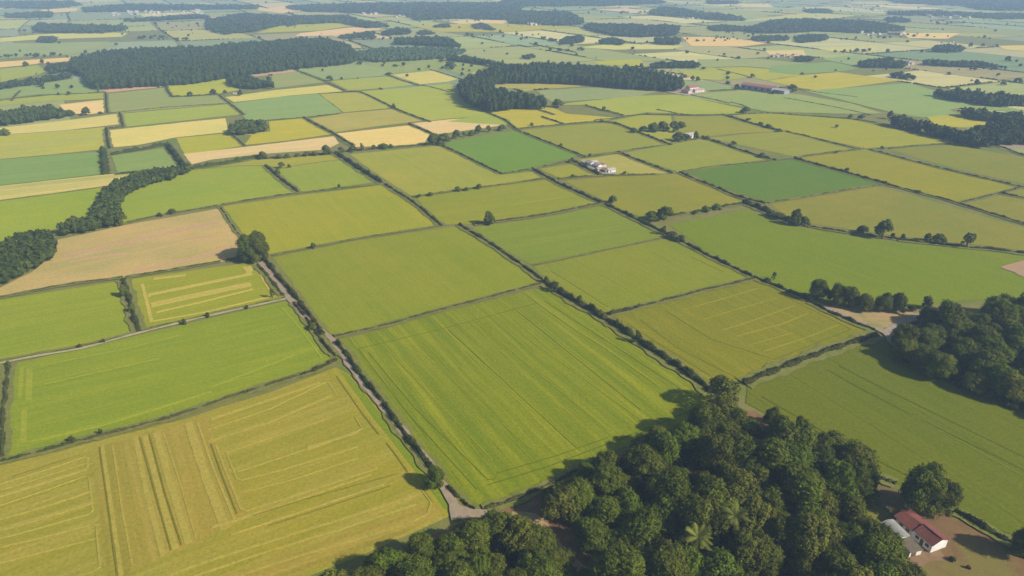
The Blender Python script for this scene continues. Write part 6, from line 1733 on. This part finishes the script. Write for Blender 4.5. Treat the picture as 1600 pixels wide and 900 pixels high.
# --- grey sheet roofed shed beside it
s0 = at(1420, 872)
s1 = at(1374, 826)
saxis = (s1 - s0)[:2]
srz = math.atan2(saxis[1], saxis[0])
sl = np.linalg.norm(saxis)
shed = link(bpy.data.objects.new('shed', None))
sperp = np.array([-math.sin(srz), math.cos(srz)])
if np.dot(sperp, (c0 - s0)[:2]) < 0:
    sperp = -sperp
sw_ = 4.0
smid = s0[:2] + sperp * (sw_ / 2 + 0.1)
shed.location = (smid[0], smid[1], 0)
shed.rotation_euler = (0, 0, srz)
tag(shed, 'low white walled shed with weathered grey sheet roof', 'shed')
ls = np.sign(np.dot(sperp, [-math.sin(srz), math.cos(srz)]))
b = MB(); wall_box(b, 0.2, sl - 0.2, -sw_ / 2, sw_ / 2, 2.1, 0); part(b, 'wall', [white_wall], shed)
b = MB()
segs = 8
for i in range(segs):     # slightly vaulted roof sheets
    ya, yb = -sw_ / 2 - 0.3 + (sw_ + 0.6) * i / segs, -sw_ / 2 - 0.3 + (sw_ + 0.6) * (i + 1) / segs
    za = 2.15 + 0.65 * math.sin(math.pi * (0.06 + 0.88 * i / segs)) + 0.12 * ls * i / segs
    zb = 2.15 + 0.65 * math.sin(math.pi * (0.06 + 0.88 * (i + 1) / segs)) + 0.12 * ls * (i + 1) / segs
    q = [(sl * 0.42, ya, za), (sl + 0.1, ya, za + 0.1), (sl + 0.1, yb, zb + 0.1), (sl * 0.42, yb, zb)]
    b.prism(q, [(x, y, z + 0.07) for x, y, z in q], 0, True)
rf = part(b, 'roof', [grey_sheet], shed)
b = MB()
q = [(-0.2, -sw_ / 2 - 0.2, 2.0), (sl * 0.415, -sw_ / 2 - 0.2, 2.25), (sl * 0.415, sw_ / 2 + 0.2, 2.35), (-0.2, sw_ / 2 + 0.2, 2.1)]
b.prism(q, [(x, y, z + 0.08) for x, y, z in q], 0, True)
r3 = part(b, 'roof', [roof_mat('mossy_sheet', (0.17, 0.13, 0.075), (0.10, 0.085, 0.05), 0.6)], shed)
r3['label'] = 'lower mossy brown roof section'
b = MB(); b.box((0.17, -ls * 0.6, 0.95), (0.08, 1.6, 1.7)); part(b, 'door', [wood_door], shed)
# small white outbuilding under the trees behind the cottage
P = at(1420, 793)
ob = link(bpy.data.objects.new('outbuilding', None)); ob.location = (P[0], P[1], 0); ob.rotation_euler = (0, 0, rz)
tag(ob, 'tiny white hut half hidden under the biggest tree', 'hut')
b = MB(); wall_box(b, -1.2, 1.2, -0.9, 0.9, 2.0, 0.4); part(b, 'wall', [white_wall], ob)
b = MB(); gable(b, 2.4, 1.8, 2.0, 0.45, 0.2, 0.08, -1.2); part(b, 'roof', [grey_sheet], ob)
b = MB(); b.box((0.0, -0.92, 0.9), (0.7, 0.06, 1.7)); part(b, 'door', [wood_door], ob)


def building(x, y, L, Wd, h, rise, ang, wallm, roofm, label, cat='house', group=None, name='house', detail=True):
    P = at(x, y)
    root = link(bpy.data.objects.new(name, None))
    root.location = (P[0], P[1], 0)
    root.rotation_euler = (0, 0, ang)
    tag(root, label, cat, group)
    b = MB(); wall_box(b, -L / 2, L / 2, -Wd / 2, Wd / 2, h, rise); b.build('wall', [wallm], root)
    b = MB(); gable(b, L, Wd, h + 0.02, rise, 0.3, 0.15, -L / 2, 0.0); b.build('roof', [roofm], root)
    if detail:
        for k in range(max(1, int(L / 4))):
            b = MB(); b.box((-L / 2 + 2 + k * 4, -Wd / 2 - 0.02, h * 0.55), (1.1, 0.08, h * 0.35)); b.build('window', [dark_gap], root)
    return root


A = D_AWAY
AX = D_ACROSS
wr = roof_mat('pale_roof', (0.50, 0.43, 0.37), (0.36, 0.30, 0.25))
tanr = roof_mat('tan_roof', (0.46, 0.30, 0.22), (0.38, 0.24, 0.18))
building(922, 258, 7.5, 4.5, 2.4, 1.2, A, white_wall, wr, 'pale roofed barn heading the small white farm', 'barn')
building(928, 257, 5.2, 3.8, 2.4, 1.0, AX, cream_wall, wr, 'white house crosswise in the upper farm', 'house')
building(934, 262, 6.8, 4.5, 2.4, 1.2, A, white_wall, wr, 'white farmhouse in the middle of the small farm', 'house')
building(942, 261, 4.5, 3.8, 2.1, 1.0, A, cream_wall, tanr, 'small tan shed behind the middle farmhouse', 'shed')
building(937, 267, 6.0, 3.8, 2.1, 1.0, AX, cream_wall, tanr, 'brown roofed shed between the farm houses', 'shed')
building(946, 269, 5.2, 3.8, 2.2, 1.0, A, cream_wall, tanr, 'orange roofed house at the lower end of farm', 'house')
building(954, 269, 6.8, 4.5, 2.4, 1.1, AX, white_wall, wr, 'bright white house ending the small farm', 'house')
sheet('yard', [(907, 252), (925, 251), (945, 258), (962, 268), (960, 273), (942, 273), (920, 262)], 0.62, simple_mat('farm_dust', (0.36, 0.30, 0.22), (0.28, 0.25, 0.16), 0.2))
building(1077, 215, 12, 6, 3, 1.6, AX, white_wall, wr, 'white cottage tucked between dense trees and dark hedge', 'house')
building(1081, 142, 14, 9, 5, 2.5, AX, white_wall, pink_roof, 'high pink roofed farmhouse beyond the crescent wood', 'house')
building(1073, 146, 12, 7, 3.5, 1.8, A, cream_wall, pink_roof, 'low pink barn next to the far farmhouse', 'barn')
building(1091, 144, 14, 6, 3, 1.6, AX, white_wall, tanr, 'long low pale shed of the far pink farm', 'shed')
sheet('yard', [(1040, 143), (1060, 138), (1100, 140), (1106, 145), (1075, 150), (1050, 146)], 0.66, simple_mat('farm_dust_pink', (0.40, 0.29, 0.22), (0.33, 0.26, 0.17), 0.1))
# long low barn with blue grey side and faded red roof
P0 = at(1157, 139); P1 = at(1205, 146); P2 = at(1238, 138)
barn = link(bpy.data.objects.new('long_barn', None))
v1 = (P1 - P0)[:2]; L1 = float(np.linalg.norm(v1)); a1 = math.atan2(v1[1], v1[0])
barn.location = (P0[0], P0[1], 0); barn.rotation_euler = (0, 0, a1)
tag(barn, 'long low barn with blue grey sides and faded red roof', 'barn')
b = MB(); wall_box(b, 0, L1, 0.0, 15, 6.0, 0.0); part(b, 'wall', [blue_wall], barn)
b = MB(); wall_box(b, L1 + 0.02, L1 + 15, 4, 17, 4.5, 0.0); wl = part(b, 'wall', [blue_wall], barn)
b = MB()
lo = [(-1, -1, 5.9), (L1 + 0.5, -1, 5.9), (L1 + 0.5, 7.5, 7.8), (-1, 7.5, 7.8)]
b.prism(lo, [(x, y, z + 0.2) for x, y, z in lo], 0, True)
lo = [(-1, 7.5, 7.8), (L1 + 0.5, 7.5, 7.8), (L1 + 0.5, 16, 5.9), (-1, 16, 5.9)]
b.prism(lo, [(x, y, z + 0.2) for x, y, z in lo], 0, True)
part(b, 'roof', [pink_roof], barn)
b = MB()
lo = [(L1 + 0.6, 3, 4.4), (L1 + 16, 3, 4.4), (L1 + 16, 10, 5.8), (L1 + 0.6, 10, 5.8)]
b.prism(lo, [(x, y, z + 0.2) for x, y, z in lo], 0, True)
lo = [(L1 + 0.6, 10, 5.8), (L1 + 16, 10, 5.8), (L1 + 16, 18, 4.4), (L1 + 0.6, 18, 4.4)]
b.prism(lo, [(x, y, z + 0.2) for x, y, z in lo], 0, True)
rw = part(b, 'roof', [wr], barn); rw['label'] = 'pale roof of the lower wing'
for k in range(5):
    b = MB(); b.box((4 + k * L1 / 5, -0.03, 3.2), (3.4, 0.1, 2.4)); part(b, 'door', [dark_gap], barn)

# far hamlets and the suburb: small houses, walls and a gabled roof each
_hp = {}


def small_house(P, label, group, rm, s=1.0, ang=0.0):
    key = rm
    if key not in _hp:
        b = MB(); wall_box(b, -6, 6, -4, 4, 4.5, 2.2)
        nf = len(b.f)
        gable(b, 12, 8, 4.5, 2.3, 0.4, 0.2, -6, 0)
        b.m = [0] * nf + [1] * (len(b.f) - nf)
        _hp[key] = b.mesh('house', [cream_wall, rm])
    o = link(bpy.data.objects.new('house', _hp[key]))
    o.location = (P[0], P[1], 0)
    o.rotation_euler = (0, 0, ang)
    o.scale = (s, s, s)
    return tag(o, label, 'house', group)


def hamlet(box, k, group, label, rms, s=(0.8, 1.3)):
    for i in range(k):
        x, y = random.uniform(box[0], box[2]), random.uniform(box[1], box[3])
        small_house(at(x, y), label, group, random.choice(rms), random.uniform(*s) * 0.62, random.choice((A, AX)) + random.uniform(-0.2, 0.2))


hamlet((165, 15, 320, 25), 40, 'houses of the far suburb', 'pale house of the suburb under the horizon wood band', [wr, wr, tanr], (0.9, 1.7))
hamlet((1342, 49, 1412, 55), 20, 'houses of the red roofed hamlet', 'small house of the hamlet below the large blue wood', [wr, tanr, pink_roof], (0.9, 1.4))
hamlet((1202, 86, 1245, 92), 12, 'tan farm buildings on the far plain', 'small tan farm building in the row on the far plain', [wr, tanr, tanr], (0.6, 0.9))
hamlet((802, 24, 832, 28), 9, 'buildings in the quarry notch', 'pale building in the notch of the blue wood', [wr], (1.0, 1.7))
hamlet((818, 38, 850, 40), 7, 'white sheds under the blue wood block', 'white shed in the row under the blue wood block', [wr], (1.0, 1.6))
hamlet((560, 16, 660, 30), 18, 'houses scattered by the far clearing', 'pale house scattered by the clearing in far blue woods', [wr], (0.9, 1.5))
hamlet((1320, 10, 1380, 17), 16, 'houses of the hazy hill village', 'hazy pink white house of the village on the far plain', [wr, tanr], (1.0, 1.7))
hamlet((1440, 21, 1600, 29), 24, 'houses of the straggling far village', 'tiny house of the straggling village among blue trees', [wr], (0.9, 1.5))
hamlet((632, 63, 646, 65), 2, 'white farm roofs behind the plantation', 'white farm building set in dark wood behind plantation', [wr], (0.7, 0.9))
hamlet((1070, 27, 1108, 30), 8, 'pale sheds below the tapering wood', 'pale shed just below the tapering blue wood', [wr], (0.8, 1.3))
hamlet((1415, 98, 1425, 102), 3, 'farm sheds by clustered trees', 'small pale shed beside the clustered dark trees', [wr, tanr], (0.6, 0.9))
hamlet((364, 146, 372, 147), 2, 'cottages by the yellow field', 'pale cottage between two dark trees by yellow field', [wr], (0.4, 0.5))
hamlet((1470, 66, 1500, 69), 4, 'pale huts by the oval copse', 'pale hut standing behind the oval copse', [wr], (0.5, 0.9))
